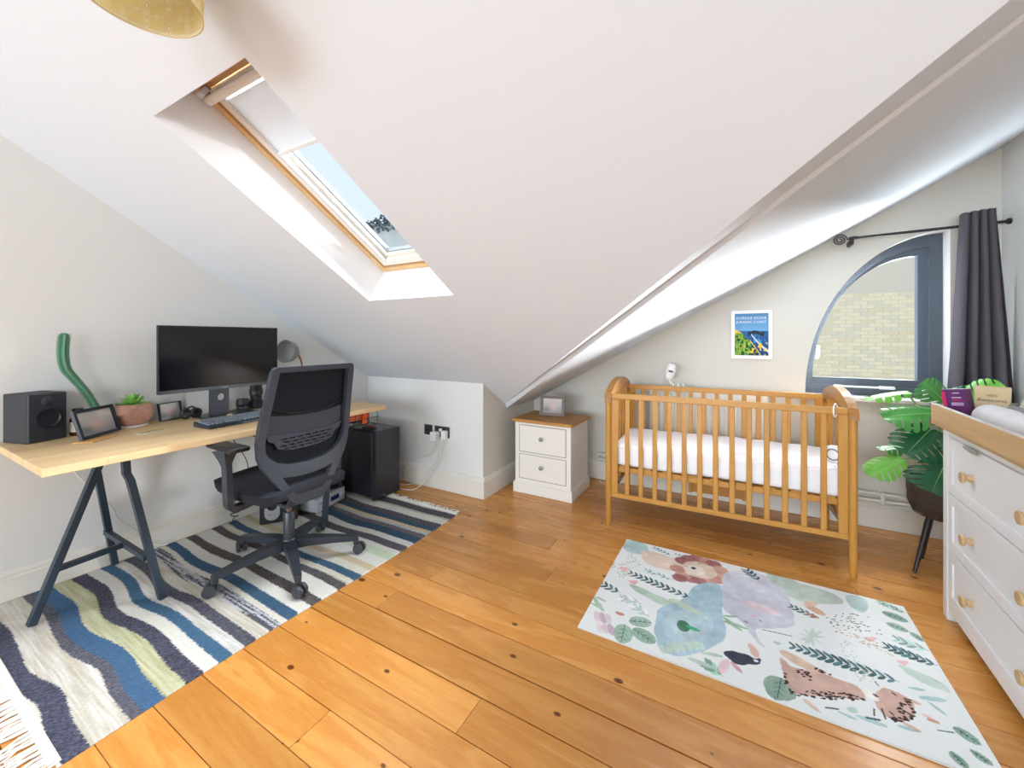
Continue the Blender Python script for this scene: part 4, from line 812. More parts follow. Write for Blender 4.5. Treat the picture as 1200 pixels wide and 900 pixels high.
# cables
def cable(name, label, pts, r, m, n=8, group=None):
    return tag(fin(TB(spline(pts, 8), r, n=n), name, m, smooth=True), label, 'cable', group)
M_wc = mat('white_cable', (222, 220, 214), 0.5)
M_bc = mat('black_cable', (22, 22, 24), 0.5)
cable('white_desk_cable', 'thin white cable hanging down the wall behind the near trestle', [(-2.895, 0.62, 0.70), (-2.885, 0.655, 0.55), (-2.88, 0.73, 0.42), (-2.88, 0.80, 0.30), (-2.885, 0.82, 0.24), (-2.885, 0.90, 0.14), (-2.88, 0.98, 0.03), (-2.87, 1.03, 0.012)], 0.0032, M_wc)
cable('black_desk_cable', 'black cable drooping behind the chair arm from under the desk', [(-2.66, 1.30, 0.70), (-2.70, 1.38, 0.60), (-2.76, 1.50, 0.53), (-2.80, 1.62, 0.47)], 0.0035, M_bc)
cable('thin_black_cable', 'thin black cable hanging above the subwoofer behind the chair arm', [(-2.72, 1.24, 0.70), (-2.76, 1.33, 0.55), (-2.80, 1.42, 0.40), (-2.84, 1.46, 0.24)], 0.0025, M_bc)
cb = []
for i in range(28): cb.append((-2.84+0.02*math.sin(i*1.7), 1.37+0.02*math.cos(i*1.3), 0.22-i*0.0073))
cable('tangled_cable', 'tangle of thin black cable beside the subwoofer by the wall', cb, 0.003, M_bc, 6)
# sockets on the back wall
M_sk = mat('brushed_dark_metal', (92, 88, 84), 0.35, 0.6)
so = thing('aerial_socket', 'small square grey metal aerial socket on the low wall', 'socket', (-2.2, YK, 0.455))
fin(BX(-2.245, -2.160, YK-0.006, YK-0.0005, 0.418, 0.500, bev=0.002), 'plate', M_sk, so, world=True)
bm = NB(); cyl(bm, 0.007, 0, 0.01, n=14); bm.transform(Matrix.Translation((-2.203, YK-0.004, 0.459)) @ Matrix.Rotation(PI/2, 4, 'X')); fin(bm, 'aerial_jack', M_chrome, so, world=True)
s2 = thing('double_socket', 'grey metal double power socket on the low wall, two white plugs in it', 'socket', (-2.06, YK, 0.455))
fin(BX(-2.136, -1.985, YK-0.007, YK-0.0005, 0.412, 0.500, bev=0.002), 'plate', M_sk, s2, world=True)
for x in (-2.085, -2.035): fin(BX(x-0.012, x+0.012, YK-0.011, YK-0.006, 0.468, 0.49, bev=0.002), 'switch', M_black, s2, world=True)
for nm, lb, x, z, w_, y1 in (('power_adaptor', 'larger white square plug in the left socket outlet', -2.108, 0.425, 0.030, 0.055), ('power_plug', 'smaller white plug in the right socket outlet', -2.02, 0.440, 0.022, 0.036)):
    p = thing(nm, lb, 'plug', (x, YK-0.03, z-0.03))
    fin(BX(x-w_, x+w_, YK-0.0075-y1, YK-0.0075, z-0.035, z+0.033, bev=0.006, seg=2), 'plug_body', M_white, p, world=True)
    fin(BX(x-w_*0.5, x+w_*0.5, YK-y1-0.011, YK-y1-0.006, z-0.018, z+0.018, bev=0.002), 'plug_face', M_whitem, p, world=True)
p = thing('small_white_plug', 'tiny white plug top between the two socket switches', 'plug', (-2.062, YK-0.02, 0.47))
fin(BX(-2.074, -2.050, YK-0.03, YK-0.012, 0.464, 0.486, bev=0.004), 'plug_body', M_white, p, world=True)
cable('left_plug_cable', 'white cable looping from the left plug down to the tower', [(-2.108, YK-0.045, 0.39), (-2.11, YK-0.05, 0.33), (-2.16, YK-0.05, 0.27), (-2.25, YK-0.05, 0.235), (-2.34, YK-0.055, 0.20), (-2.42, YK-0.06, 0.12), (-2.46, YK-0.07, 0.05)], 0.0032, M_wc)
cable('right_plug_cable', 'white cable hanging from the right plug to the floor', [(-2.02, YK-0.04, 0.405), (-2.03, YK-0.045, 0.33), (-2.06, YK-0.05, 0.24), (-2.12, YK-0.06, 0.15), (-2.18, YK-0.08, 0.06), (-2.24, YK-0.13, 0.008), (-2.33, YK-0.17, 0.006), (-2.42, YK-0.15, 0.008)], 0.0032, M_wc)
cable('second_right_cable', 'paler white cable parallel to the right plug cable', [(-2.035, YK-0.03, 0.40), (-2.06, YK-0.04, 0.30), (-2.11, YK-0.045, 0.21), (-2.17, YK-0.05, 0.13), (-2.26, YK-0.06, 0.04), (-2.38, YK-0.09, 0.006), (-2.5, YK-0.1, 0.006)], 0.0028, M_wc)

# ---------------------------------------------------------------- office chair (facing the desk, local -X)
ch = thing('office_chair', 'black mesh-back office chair on five castors at the desk', 'office chair', (-2.08, 1.265, 0.0095), rz=0.0)
fin(LT([(0, 0.075), (0.033, 0.075), (0.036, 0.085), (0.036, 0.125), (0.030, 0.135), (0, 0.135)], 24), 'hub', M_blacks, ch, smooth=True)
fin(LT([(0, 0.13), (0.027, 0.13), (0.027, 0.27), (0.024, 0.275), (0, 0.275)], 20), 'column_cover', M_blacks, ch, smooth=True)
fin(LT([(0, 0.27), (0.014, 0.27), (0.014, 0.40), (0, 0.40)], 16), 'gas_strut', mat('worn_steel', (130, 118, 108), 0.3, 0.8), ch, smooth=True)
for k in range(5):
    a = math.radians(-97+72*k); R = Matrix.Rotation(a, 4, 'Z')
    bm = tube(NB(), [(0.02, 0, 0.105), (0.10, 0, 0.108), (0.22, 0, 0.098), (0.335, 0, 0.083)], [1.25, 1.15, 0.9, 0.66], sq=(0.046, 0.036))
    box(bm, 0.318, 0.345, -0.013, 0.013, 0.050, 0.094, bev=0.004)
    bm.transform(R); fin(bm, 'base_leg', M_blacks, ch)
    b = NB(); box(b, 0.322, 0.365, -0.009, 0.009, 0.022, 0.058, bev=0.005); b.transform(R)
    cst = fin(b, 'castor', M_black, ch)
    for s in (-1, 1):
        yaw = Matrix.Translation((0.342, 0, 0)) @ Matrix.Rotation(0.7 if k % 2 else -0.5, 4, 'Z') @ Matrix.Translation((-0.342, 0, 0))
        b = LT([(0, 0), (0.018, 0.0), (0.026, 0.002), (0.0285, 0.006), (0.0285, 0.016), (0.026, 0.020), (0, 0.020)], 22, mtx=Matrix.Translation((0.350, -0.010+s*0.0145, 0.0287)) @ Matrix.Rotation(-PI/2, 4, 'X'))
        b.transform(yaw); b.transform(R); fin(b, 'wheel', [mat('castor_grey', (58, 60, 64), 0.4)], cst, smooth=True)
# seat
def seatpt(u, v):   # u forward 0..1 (back -> front), v -1..1
    x = 0.185-0.505*u; wd = 0.245*(1-0.10*u**3)*(1-0.12*max(0, 0.25-u)/0.25)
    y = wd*v; z = 0.0
    return x, y
bm = NB(); NU, NV = 16, 16; top = []; bot = []
for i in range(NU+1):
    rt = []; rb = []
    for k in range(NV+1):
        u = i/NU; v = -1+2*k/NV; x, y = seatpt(u, v)
        e = max(abs(v)**6, max(0, (u-0.8)/0.2)**2.5, max(0, (0.1-u)/0.1)**3)
        zt = 0.478+0.006*math.cos(v*PI)-0.022*e-0.014*math.sin(u*PI)*(1-v*v)*0.6
        zb = 0.405+0.004*e
        cr = 1-0.03*e if (abs(v) > 0.9 and (u > 0.9 or u < 0.06)) else 1
        rt.append(bm.verts.new((x*cr, y*cr, zt))); rb.append(bm.verts.new((x*cr*0.97, y*cr*0.985, zb)))
    top.append(rt); bot.append(rb)
for i in range(NU):
    for k in range(NV):
        bm.faces.new((top[i][k], top[i][k+1], top[i+1][k+1], top[i+1][k])); bm.faces.new((bot[i][k], bot[i+1][k], bot[i+1][k+1], bot[i][k+1]))
for i in range(NU):
    bm.faces.new((top[i][0], top[i+1][0], bot[i+1][0], bot[i][0])); bm.faces.new((top[i][NV], bot[i][NV], bot[i+1][NV], top[i+1][NV]))
for k in range(NV):
    bm.faces.new((top[0][k], bot[0][k], bot[0][k+1], top[0][k+1])); bm.faces.new((top[NU][k], top[NU][k+1], bot[NU][k+1], bot[NU][k]))
fin(bm, 'seat', M_fab, ch, smooth=True, angle=70)
fin(BX(-0.22, 0.14, -0.20, 0.20, 0.385, 0.403, bev=0.008), 'seat_pan', M_black, ch)
fin(BX(-0.10, 0.10, -0.06, 0.06, 0.345, 0.388, bev=0.015, seg=2), 'tilt_mechanism', M_black, ch)
bm = NB(); tube(bm, spline([(0.06, 0, 0.365), (0.14, 0, 0.36), (0.165, 0, 0.40), (0.155, 0, 0.45)], 6), 1.0, sq=(0.20, 0.02)); fin(bm, 'back_bracket', M_blacks, ch)
for s in (-1, 1):
    ap = fin(TB(spline([(0.0, s*0.17, 0.395), (0.0, s*0.25, 0.385), (0.0, s*0.285, 0.40), (0.0, s*0.292, 0.46), (0.0, s*0.295, 0.56), (-0.01, s*0.295, 0.62), (-0.02, s*0.292, 0.668)], 6), [1.0]*28+[1.1, 1.25, 1.4, 1.6, 1.8, 2.0, 2.2, 2.4, 2.6], sq=(0.046, 0.026)), 'arm_post', M_blacks, ch)
    b = NB(); box(b, -0.155, 0.095, -0.045, 0.045, 0.667, 0.690, bev=0.009, seg=3)
    for v in b.verts:
        v.co.y *= 1-0.22*max(0, (-v.co.x-0.03)/0.1); v.co.y += s*0.285
    fin(b, 'arm_pad', M_black, ch, smooth=True)
# backrest
HWZ = [(0.370, 0.055), (0.385, 0.085), (0.42, 0.118), (0.47, 0.150), (0.53, 0.190), (0.58, 0.222), (0.63, 0.240), (0.70, 0.247), (0.78, 0.243), (0.88, 0.233), (0.98, 0.225), (1.03, 0.221), (1.048, 0.214), (1.056, 0.200)]
def hw(z):
    for (a, p), (b, q) in zip(HWZ, HWZ[1:]):
        if a <= z <= b: return p+(q-p)*(z-a)/(b-a)
    return HWZ[0][1] if z < HWZ[0][0] else HWZ[-1][1]
XZ = [(0.34, 0.165), (0.45, 0.155), (0.55, 0.140), (0.65, 0.138), (0.75, 0.150), (0.90, 0.185), (1.06, 0.222)]
def bx(z):
    for (a, p), (b, q) in zip(XZ, XZ[1:]):
        if a <= z <= b: return p+(q-p)*(z-a)/(b-a)
    return XZ[0][1] if z < XZ[0][0] else XZ[-1][1]
def bfn(th0=0.0, curve=0.10):
    return lambda a, b, t: (bx(b)+th0+t-curve*0.0-curve*(0.06-a*a)*-1.0*0.0-curve*a*a*1.2, a, b)
outer = [(-p, z) for z, p in reversed(HWZ)]+[(p, z) for z, p in HWZ]
zi = [0.655, 0.70, 0.76, 0.82, 0.88, 0.94, 1.00, 1.030]
inner = [(-(hw(z)-0.034), z) for z in reversed(zi)]
inner += [(-0.19, 0.625), (-0.15, 0.592), (-0.09, 0.572), (0.0, 0.565), (0.09, 0.572), (0.15, 0.592), (0.19, 0.625)]
inner += [(hw(z)-0.034, z) for z in zi]
lower = [(-0.135, 0.520), (-0.118, 0.490), (-0.085, 0.435), (-0.06, 0.418), (0.06, 0.418), (0.085, 0.435), (0.118, 0.490), (0.135, 0.520), (0.07, 0.508), (0, 0.504), (-0.07, 0.508)]
fin(plate([outer, inner, lower], 0.028, bfn()), 'back_frame', M_blacks, ch, smooth=True, angle=35)
bm = NB(); rows = []
zz = [0.56+0.48*i/28 for i in range(29)]
for z in zz:
    wv = hw(z)-0.020 if z > 0.62 else hw(z)-0.03
    rows.append([bm.verts.new((bx(z)-0.10*1.2*a*a+0.004-0.010*math.cos(a*6), a, z)) for a in [wv*(-1+2*k/16) for k in range(17)]])
for r0, r1 in zip(rows, rows[1:]):
    for k in range(16): bm.faces.new((r0[k], r0[k+1], r1[k+1], r1[k]))
bmesh.ops.solidify(bm, geom=bm.faces[:], thickness=0.006)
fin(bm, 'back_mesh', M_fab, ch, smooth=True)
def strip(z0f, hgt, wm, off, nm, m):
    bm = NB(); A = []; B = []; C = []; D = []
    for k in range(25):
        a = -1+2*k/24; z = z0f(a); aa = a*(hw(z)-wm); x = bx(z)-0.12*aa*aa+off
        A.append(bm.verts.new((x, aa, z))); B.append(bm.verts.new((x+0.003, aa, z+hgt))); C.append(bm.verts.new((x-0.008, aa, z+hgt))); D.append(bm.verts.new((x-0.008, aa, z)))
    for k in range(24):
        for P, Q in ((A, B), (B, C), (C, D), (D, A)): bm.faces.new((P[k], P[k+1], Q[k+1], Q[k]))
    return fin(bm, nm, m, ch, smooth=True)
strip(lambda a: 0.845-0.03*(1-a*a)+0.02*abs(a)**3, 0.006, 0.030, 0.008, 'back_seam', M_black)
band = []
bm = NB(); rows = []
for i in range(9):
    r = []
    for k in range(17):
        a = -1+2*k/16; z = 0.728+0.10*i/8; z = z-0.02*(1-a*a); aa = a*(hw(z)-0.030)
        r.append(bm.verts.new((bx(z)-0.12*aa*aa+0.0045+0.003*math.sin(i/8*PI), aa, z)))
    rows.append(r)
for r0, r1 in zip(rows, rows[1:]):
    for k in range(16): bm.faces.new((r0[k], r0[k+1], r1[k+1], r1[k]))
fin(bm, 'back_band', mat('navy_black_fabric', (42, 44, 54), 0.85, bump=0.3, bscale=500), ch, smooth=True)
lo = [(-0.205, 0.735), (-0.19, 0.700), (-0.165, 0.690), (-0.145, 0.655), (-0.08, 0.640), (0, 0.636), (0.08, 0.640), (0.145, 0.655), (0.165, 0.690), (0.19, 0.700), (0.205, 0.735), (0.12, 0.722), (0, 0.716), (-0.12, 0.722)]
slots = []
for r in range(4):
    for c in range(7-(1 if r > 2 else 0)):
        x0 = -0.135+c*0.041+(0.018 if r % 2 else 0)-(0.006 if r > 2 else 0); z0 = 0.703-r*0.0165
        if x0+0.030 > 0.142: continue
        slots.append([(x0, z0), (x0+0.030, z0), (x0+0.033, z0-0.0065), (x0+0.003, z0-0.0065)])
fin(plate([lo]+slots, 0.007, bfn(0.006)), 'lumbar_support', M_blacks, ch)
# ---------------------------------------------------------------- bedside cabinet
bc = thing('bedside_cabinet', 'small white two-drawer cabinet with oak top and round glass knobs, in the corner', 'cabinet', (-1.305, 2.755, 0.001))
fin(BX(-0.232, 0.232, 0.0, 0.37, 0.06, 0.548, bev=0.002), 'carcass', M_cream, bc)
fin(BX(-0.245, 0.245, -0.012, 0.385, 0.0, 0.078, bev=0.003), 'plinth', M_cream, bc)
fin(BX(-0.238, 0.238, -0.006, 0.378, 0.078, 0.086, bev=0.003), 'plinth_moulding', M_cream, bc)
fin(BX(-0.250, 0.250, -0.022, 0.385, 0.549, 0.573, bev=0.003), 'oak_top', M_oakx, bc)
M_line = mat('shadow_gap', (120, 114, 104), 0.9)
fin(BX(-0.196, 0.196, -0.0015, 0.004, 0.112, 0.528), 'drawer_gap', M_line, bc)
fin(BX(-0.198, 0.198, -0.003, 0.003, 0.303, 0.318), 'drawer_divider', M_cream, bc)
for z0, z1_ in ((0.116, 0.299), (0.322, 0.524)):
    d = fin(BX(-0.192, 0.192, -0.003, 0.003, z0, z1_, bev=0.001), 'drawer', M_cream, bc)
    zc = (z0+z1_)/2+0.012
    fin(LT([(0, 0), (0.007, 0), (0.006, 0.010), (0.012, 0.014), (0.017, 0.020), (0.015, 0.027), (0.008, 0.031), (0, 0.031)], 12, mtx=Matrix.Translation((-0.0, -0.003, zc)) @ Matrix.Rotation(PI/2, 4, 'X')), 'knob', mat('knob_crystal', (176, 190, 196), 0.08, 0.5), d)
for i in range(1, 7):
    y = 0.02+i*0.05; fin(BX(0.2318, 0.2328, y, y+0.003, 0.09, 0.545), 'side_groove', mat('groove_cream', (206, 202, 192), 0.6), bc)
fr = frame('photo_frame', 'small grey-brown wooden photo frame standing on the bedside cabinet', (-1.315, 2.965, 0.576), math.radians(-82), math.radians(10), 0.205, 0.160, 0.024, wood('grey_wood', (142, 128, 120), (120, 106, 100), 'Y', 10, 0.6), 12)
# ---------------------------------------------------------------- cot
cot = thing('baby_cot', 'honey-coloured wooden slatted cot along the window wall', 'cot', (-0.122, 2.572, 0.001), rz=math.radians(1.9))
CW, CD = 0.615, 0.60
for sx in (-1, 1):
    x = sx*CW
    for y in (0.0, CD):
        fin(LT([(0, 0), (0.013, 0.0), (0.017, 0.02), (0.018, 0.4), (0.018, 0.80), (0, 0.80)], 16, c=(x, y, 0)), 'leg', M_cot, cot, smooth=True)
    oc = [(-0.020, 0.79), (-0.020, 0.822), (-0.006, 0.848), (0.03, 0.868), (0.09, 0.893), (0.17, 0.914), (0.25, 0.924), (0.35, 0.924), (0.43, 0.914), (0.51, 0.893), (0.57, 0.868), (0.606, 0.848), (0.62, 0.822), (0.62, 0.79)]
    ic = [(0.582, 0.79), (0.578, 0.803), (0.56, 0.815), (0.50, 0.832), (0.40, 0.846), (0.20, 0.846), (0.10, 0.832), (0.04, 0.815), (0.022, 0.803), (0.018, 0.79)]
    cap = plate([oc+ic], 0.040, lambda a, b, t: (x-0.02+t, a, b))
    fin(cap, 'curved_end_cap', M_cotdk, cot)
    fin(BX(x-0.011, x+0.011, 0.0, CD, 0.182, 0.212, bev=0.003), 'end_rail', M_cot, cot)
    for i in range(6):
        y = 0.075+i*0.09
        fin(BX(x-0.008, x+0.008, y-0.012, y+0.012, 0.21, 0.845 if 0.1 < y < 0.5 else 0.835, bev=0.003), 'end_slat', M_cot, cot)
for k, y in enumerate((0.012, CD-0.012)):
    fin(BX(-CW+0.012, CW-0.012, y-0.011, y+0.011, 0.812, 0.846, bev=0.004, seg=2), 'top_rail', M_cotx, cot)
    fin(BX(-CW+0.012, CW-0.012, y-0.011, y+0.011, 0.182, 0.211, bev=0.003), 'bottom_rail', M_cotx, cot)
    for i in range(13):
        xs = -0.499+i*0.0831
        fin(BX(xs-0.0135, xs+0.0135, y-0.007, y+0.007, 0.210, 0.813, bev=0.003), 'slat', M_cot, cot)
    for s in (-1, 1): fin(BX(s*0.578-0.021, s*0.578+0.021, y-0.009, y+0.009, 0.210, 0.813, bev=0.003), 'side_stile', M_cot, cot)
fin(BX(-0.585, 0.585, 0.035, 0.06, 0.338, 0.372, bev=0.003), 'base_rail', M_cotx, cot)
fin(BX(-0.585, 0.585, CD-0.06, CD-0.035, 0.338, 0.372, bev=0.003), 'base_rail', M_cotx, cot)
for i in range(9):
    xs = -0.52+i*0.13; fin(BX(xs-0.03, xs+0.03, 0.035, CD-0.035, 0.3725, 0.380), 'base_slat', M_cotx, cot)
for s in (-1, 1): fin(BX(s*0.585-0.012, s*0.585+0.012, 0.035, CD-0.035, 0.338, 0.372, bev=0.003), 'base_end_rail', M_cotx, cot)
cb_ = fin(BX(-0.16, 0.165, 0.27, 0.29, 0.205, 0.30, bev=0.004), 'centre_support', M_cotx, cot)
for s in (-0.15, 0.155): fin(BX(s-0.012, s+0.012, 0.262, 0.30, 0.20, 0.338, bev=0.003), 'support_post', M_cot, cot)
M_brk = mat('brown_metal', (92, 80, 70), 0.4, 0.5)
for s in (-1, 1):
    for y in (0.03, CD-0.03):
        fin(TB([(s*0.515, y, 0.335), (s*0.596, y, 0.215)], 1.0, sq=(0.012, 0.004)), 'corner_bracket', M_brk, cot)
# mattress with a fitted sheet
mt = thing('cot_mattress', 'thick white cot mattress in a fitted sheet inside the cot', 'mattress', (-0.122, 2.572, 0.382), rz=math.radians(1.9))
bm = NB(); box(bm, -0.59, 0.59, 0.035, CD-0.032, 0.0, 0.142, bev=0.028, seg=4)
bmesh.ops.subdivide_edges(bm, edges=[e for e in bm.edges if e.calc_length() > 0.2], cuts=40, use_grid_fill=True)
for v in bm.verts:
    v.co.z += 0.0022*math.sin(v.co.x*34+v.co.y*8)*(v.co.z/0.14)+0.003*math.sin(v.co.x*7+1)
fin(bm, 'sheet', mat('white_sheet', (248, 247, 250), 0.85, bump=0.3, bscale=14), mt, smooth=True)
# baby monitor camera on the back rail
bcam = thing('baby_camera', 'small white baby camera with a dark lens on the cot back rail', 'camera', (-0.42, 3.178, 0.85))
Q = Matrix.Translation((-0.45, 3.165, 0.955)) @ Matrix.Rotation(0.22, 4, 'Y')
bm = LT([(0, -0.062), (0.022, -0.058), (0.033, -0.045), (0.036, 0.0), (0.036, 0.035), (0.030, 0.050), (0.018, 0.058), (0, 0.06)], 24); bm.transform(Q); fin(bm, 'camera_body', M_white, bcam, smooth=True, world=True)
bm = LT([(0, 0), (0.017, 0.0), (0.017, 0.004), (0, 0.006)], 24, mtx=Matrix.Translation((0.008, -0.034, 0.005)) @ Matrix.Rotation(PI/2, 4, 'X') @ Matrix.Diagonal((1.1, 0.45, 1, 1)) @ Matrix.Rotation(0.0, 4, 'Z')); bm.transform(Q); fin(bm, 'lens', M_gloss, bcam, smooth=True, world=True)
sps = [(-0.462, 3.165, 0.90), (-0.445, 3.168, 0.866)]
import itertools
for q in range(40):
    a = q/39*2.6*2*PI
    sps.append((-0.435+0.095*q/39, 3.176+0.024*math.cos(a+1.5), 0.833+0.030*math.sin(a+1.5)))
fin(TB(sps, 0.0065, n=8), 'flexible_arm', M_white, bcam, smooth=True, world=True)
cable('baby_camera_cable', 'thin white cable running down behind the cot from the baby camera', [(-0.50, 3.20, 0.92), (-0.515, 3.215, 0.84), (-0.54, 3.215, 0.70), (-0.60, 3.22, 0.60), (-0.645, 3.23, 0.50), (-0.72, 3.27, 0.3), (-0.80, 3.30, 0.13), (-0.86, 3.28, 0.006), (-1.02, 3.26, 0.006)], 0.0025, M_wc)
# white noise device hanging from the front rail
wn = thing('sleep_soother', 'round white sound soother with grey ring hanging from the front cot rail', 'soother', (0.424, 2.628, 0.60))
RX = Matrix.Rotation(PI/2, 4, 'X')
QR = Matrix.Translation((0.424, 2.630, 0.600)) @ Matrix.Rotation(-0.5, 4, 'Z')
for prof, nm, mm, off in (([(0, -0.016), (0.038, -0.016), (0.047, -0.006), (0.047, 0.006), (0.038, 0.016), (0, 0.017)], 'body', M_white, 0),
                          ([(0.025, 0.0165), (0.030, 0.0165), (0.030, 0.0185), (0.025, 0.0185)], 'grey_ring', mat('ring_grey', (90, 94, 104), 0.4), 0)):
    bm = LT(prof, 32, mtx=RX); bm.transform(QR); fin(bm, nm, mm, wn, smooth=True, world=True)
for i in range(4):
    a = math.radians(50-28*i); bm = LT([(0, 0.0150), (0.0032, 0.0150), (0.0032, 0.0175), (0, 0.0175)], 10, mtx=Matrix.Translation((0.037*math.cos(a), 0, 0.037*math.sin(a))) @ RX)
    bm.transform(QR); fin(bm, 'button', mat('button_green_grey', (88, 112, 104), 0.5), wn, world=True)
fin(TB([(0.424, 2.630, 0.645), (0.425, 2.628, 0.80)], 1.0, sq=(0.008, 0.002)), 'strap', M_grey, wn, world=True)
ringp = [(0.424+0.012*math.cos(a)*1.0, 2.602+0.026*math.cos(a), 0.832+0.034*math.sin(a)) for a in [2*PI*i/20 for i in range(21)]]
fin(TB(ringp, 0.0035, n=8, cap=False), 'hanging_ring', M_white, wn, smooth=True, world=True)
cable('soother_ribbon', 'thin white ribbon hanging below the sound soother', [(0.448, 2.640, 0.56), (0.456, 2.640, 0.50), (0.452, 2.641, 0.44), (0.46, 2.640, 0.392)], 0.0028, M_wc)

# ---------------------------------------------------------------- poster
ps = thing('framed_poster', 'white framed travel poster of a green and blue coast on the window wall', 'poster', (0.070, YN, 1.055), rz=0)
PWd, PHt = 0.252, 0.345
lo = [(-PWd/2, 0), (PWd/2, 0), (PWd/2, PHt), (-PWd/2, PHt)]; bw_ = 0.022
li = [(-PWd/2+bw_, bw_), (PWd/2-bw_, bw_), (PWd/2-bw_, PHt-bw_), (-PWd/2+bw_, PHt-bw_)]
fin(plate([lo, li], 0.018, lambda a, b, t: (a, -0.0195+t, b)), 'white_frame', M_white, ps)
def poscol(U, V):
    n = snoise(U, V, 9, 21, 3); n2 = snoise(U*1.2, V, 14, 22, 2)
    C = np.tile(np.array([[104., 160., 205.]]), (len(U), 1)); C += (V[:, None]-0.75)*np.array([-60, -50, -30])
    sea = V < 0.585; C[sea] = [30, 82, 140]; C[sea] += ((V[sea]-0.3)[:, None])*np.array([20, 60, 60])
    m = (V < 0.50-0.1*np.abs(U-0.75)) & (V > 0.30) & (U > 0.55) & (n2 > 0.55); C[m] = [70, 140, 190]
    m = (np.abs(V-(0.57-0.25*np.abs(U-0.6)+0.06*(n-0.5))) < 0.045*(n2+0.2)*1.3) & (U > 0.4) & (U < 0.88) & (V > 0.46); C[m] = [40, 50, 56]
    beach = 0.47-0.62*(U-0.50)**0.9 if False else 0.48-1.05*(U-0.52)+0.55*(U-0.52)**2
    m = (U > 0.50) & (np.abs(V-beach) < 0.018+0.035*(U-0.5).clip(0, 1)); C[m] = [214, 214, 222]
    edge = 0.64-0.26*U-0.75*(U-0.05).clip(0, 1)**1.7+0.03*(n-0.5)
    m = V < edge-0.02; pal = np.array([[36, 66, 46], [86, 150, 58], [150, 186, 60], [24, 44, 60], [60, 120, 70]])
    idx = np.clip(((n*2.2+n2*1.6-1.1)*3.1).astype(int), 0, 4); C[m] = pal[idx[m]]
    m = (V < edge-0.02) & (U < 0.28) & (V > 0.53); C[m] = [236, 196, 50]
    m = (V < edge-0.02) & (U > 0.5) & (n < 0.5); C[m] = [28, 52, 84]
    m = (V < 0.30) & (n2 > 0.68); C[m] = [236, 196, 50]
    m = (np.abs(V-edge) < 0.016) & (U > 0.45); C[m] = [226, 196, 110]
    return C
paint_grid('poster_print', 0, 1, 130, 0, 1, 170, poscol, lambda U, V: ((U-0.5)*(PWd-2*bw_), U*0-0.006, bw_+V*(PHt-2*bw_)), attr_mat('poster_ink', 0.6), ps)
M_lett = mat('lettering_white', (238, 240, 240), 0.6)
TXM = Matrix.Rotation(PI/2, 4, 'X')
text('lettering', 'DURDLE DOOR', 0.0265, M_lett, ps, Matrix.Translation((0.0, -0.0072, 0.282)) @ TXM)
text('lettering', 'JURASSIC COAST', 0.0245, M_lett, ps, Matrix.Translation((0.0, -0.0072, 0.254)) @ TXM)
fin(BX(-PWd/2+0.004, PWd/2-0.004, -0.004, -0.0008, 0.004, PHt-0.004), 'backing', M_whitem, ps)
# ---------------------------------------------------------------- curtain rod and curtain
rod = thing('curtain_rod', 'thin black curtain rod with a spiral finial above the arched window', 'curtain rod', (0.95, 3.27, 1.83))
RDY = 3.27
fin(TB([(0.600, RDY, 1.832), (XE-0.012, RDY, 1.845)], 0.0085, n=12), 'pole', M_black, rod, smooth=True, world=True)
spr = []
for q in range(60):
    a = q/59*2.3*2*PI; rr = 0.036-0.029*q/59; spr.append((0.560-0.004+rr*math.cos(a), RDY, 1.828+rr*math.sin(a)))
fin(TB([(0.606, RDY, 1.832), (0.598, RDY, 1.830)]+spr, 0.0040, n=8), 'spiral_finial', M_black, rod, smooth=True, world=True)
fin(TB([(0.605, RDY, 1.832), (0.64, RDY, 1.834)], 0.0115, n=12), 'finial_collar', M_black, rod, smooth=True, world=True)
fin(BX(0.604, 0.624, RDY-0.012, YN-0.001, 1.792, 1.824, bev=0.003), 'bracket', M_black, rod, world=True)
fin(TB([(XE-0.014, RDY, 1.845), (XE-0.001, RDY, 1.845)], 0.016, n=14), 'end_socket', M_black, rod, smooth=True, world=True)
cu = thing('curtain', 'dark purple-grey eyelet curtain gathered at the right of the arched window', 'curtain', (1.15, 3.25, 0.3))
bm = NB(); NUc, NVc = 130, 60; g = []
for i in range(NVc+1):
    v = i/NVc; z = 1.903-v*1.55
    r = []
    for k in range(NUc+1):
        u = k/NUc
        xl = 1.082-0.050*min(1, v*1.6); xr = 1.225+0.062*min(1, v*1.5)
        if u < 0.14: # returning left hem
            pass
        x = xl+(xr-xl)*u
        amp = 0.030+0.012*v
        ph = u*2*PI*4.5+0.4
        y = 3.222-0.010*v*u+amp*math.sin(ph)*(1-0.2*math.sin(v*5+u*9))
        x += 0.010*math.cos(ph)*(1)
        zz_ = z-(0.006*math.sin(ph*1.0+1) if i == 0 else 0)+0.012*(u-0.5)*(1 if i == 0 else 0)
        r.append(bm.verts.new((x, min(y, 3.335), zz_)))
    g.append(r)
for a, b in zip(g, g[1:]):
    for k in range(NUc): bm.faces.new((a[k], a[k+1], b[k+1], b[k]))
bmesh.ops.solidify(bm, geom=bm.faces[:], thickness=0.0025)
fin(bm, 'cloth', mat('curtain_cloth', (116, 111, 120), 0.75, bump=0.15, bscale=700, spec=0.4), cu, smooth=True, world=True, angle=80)

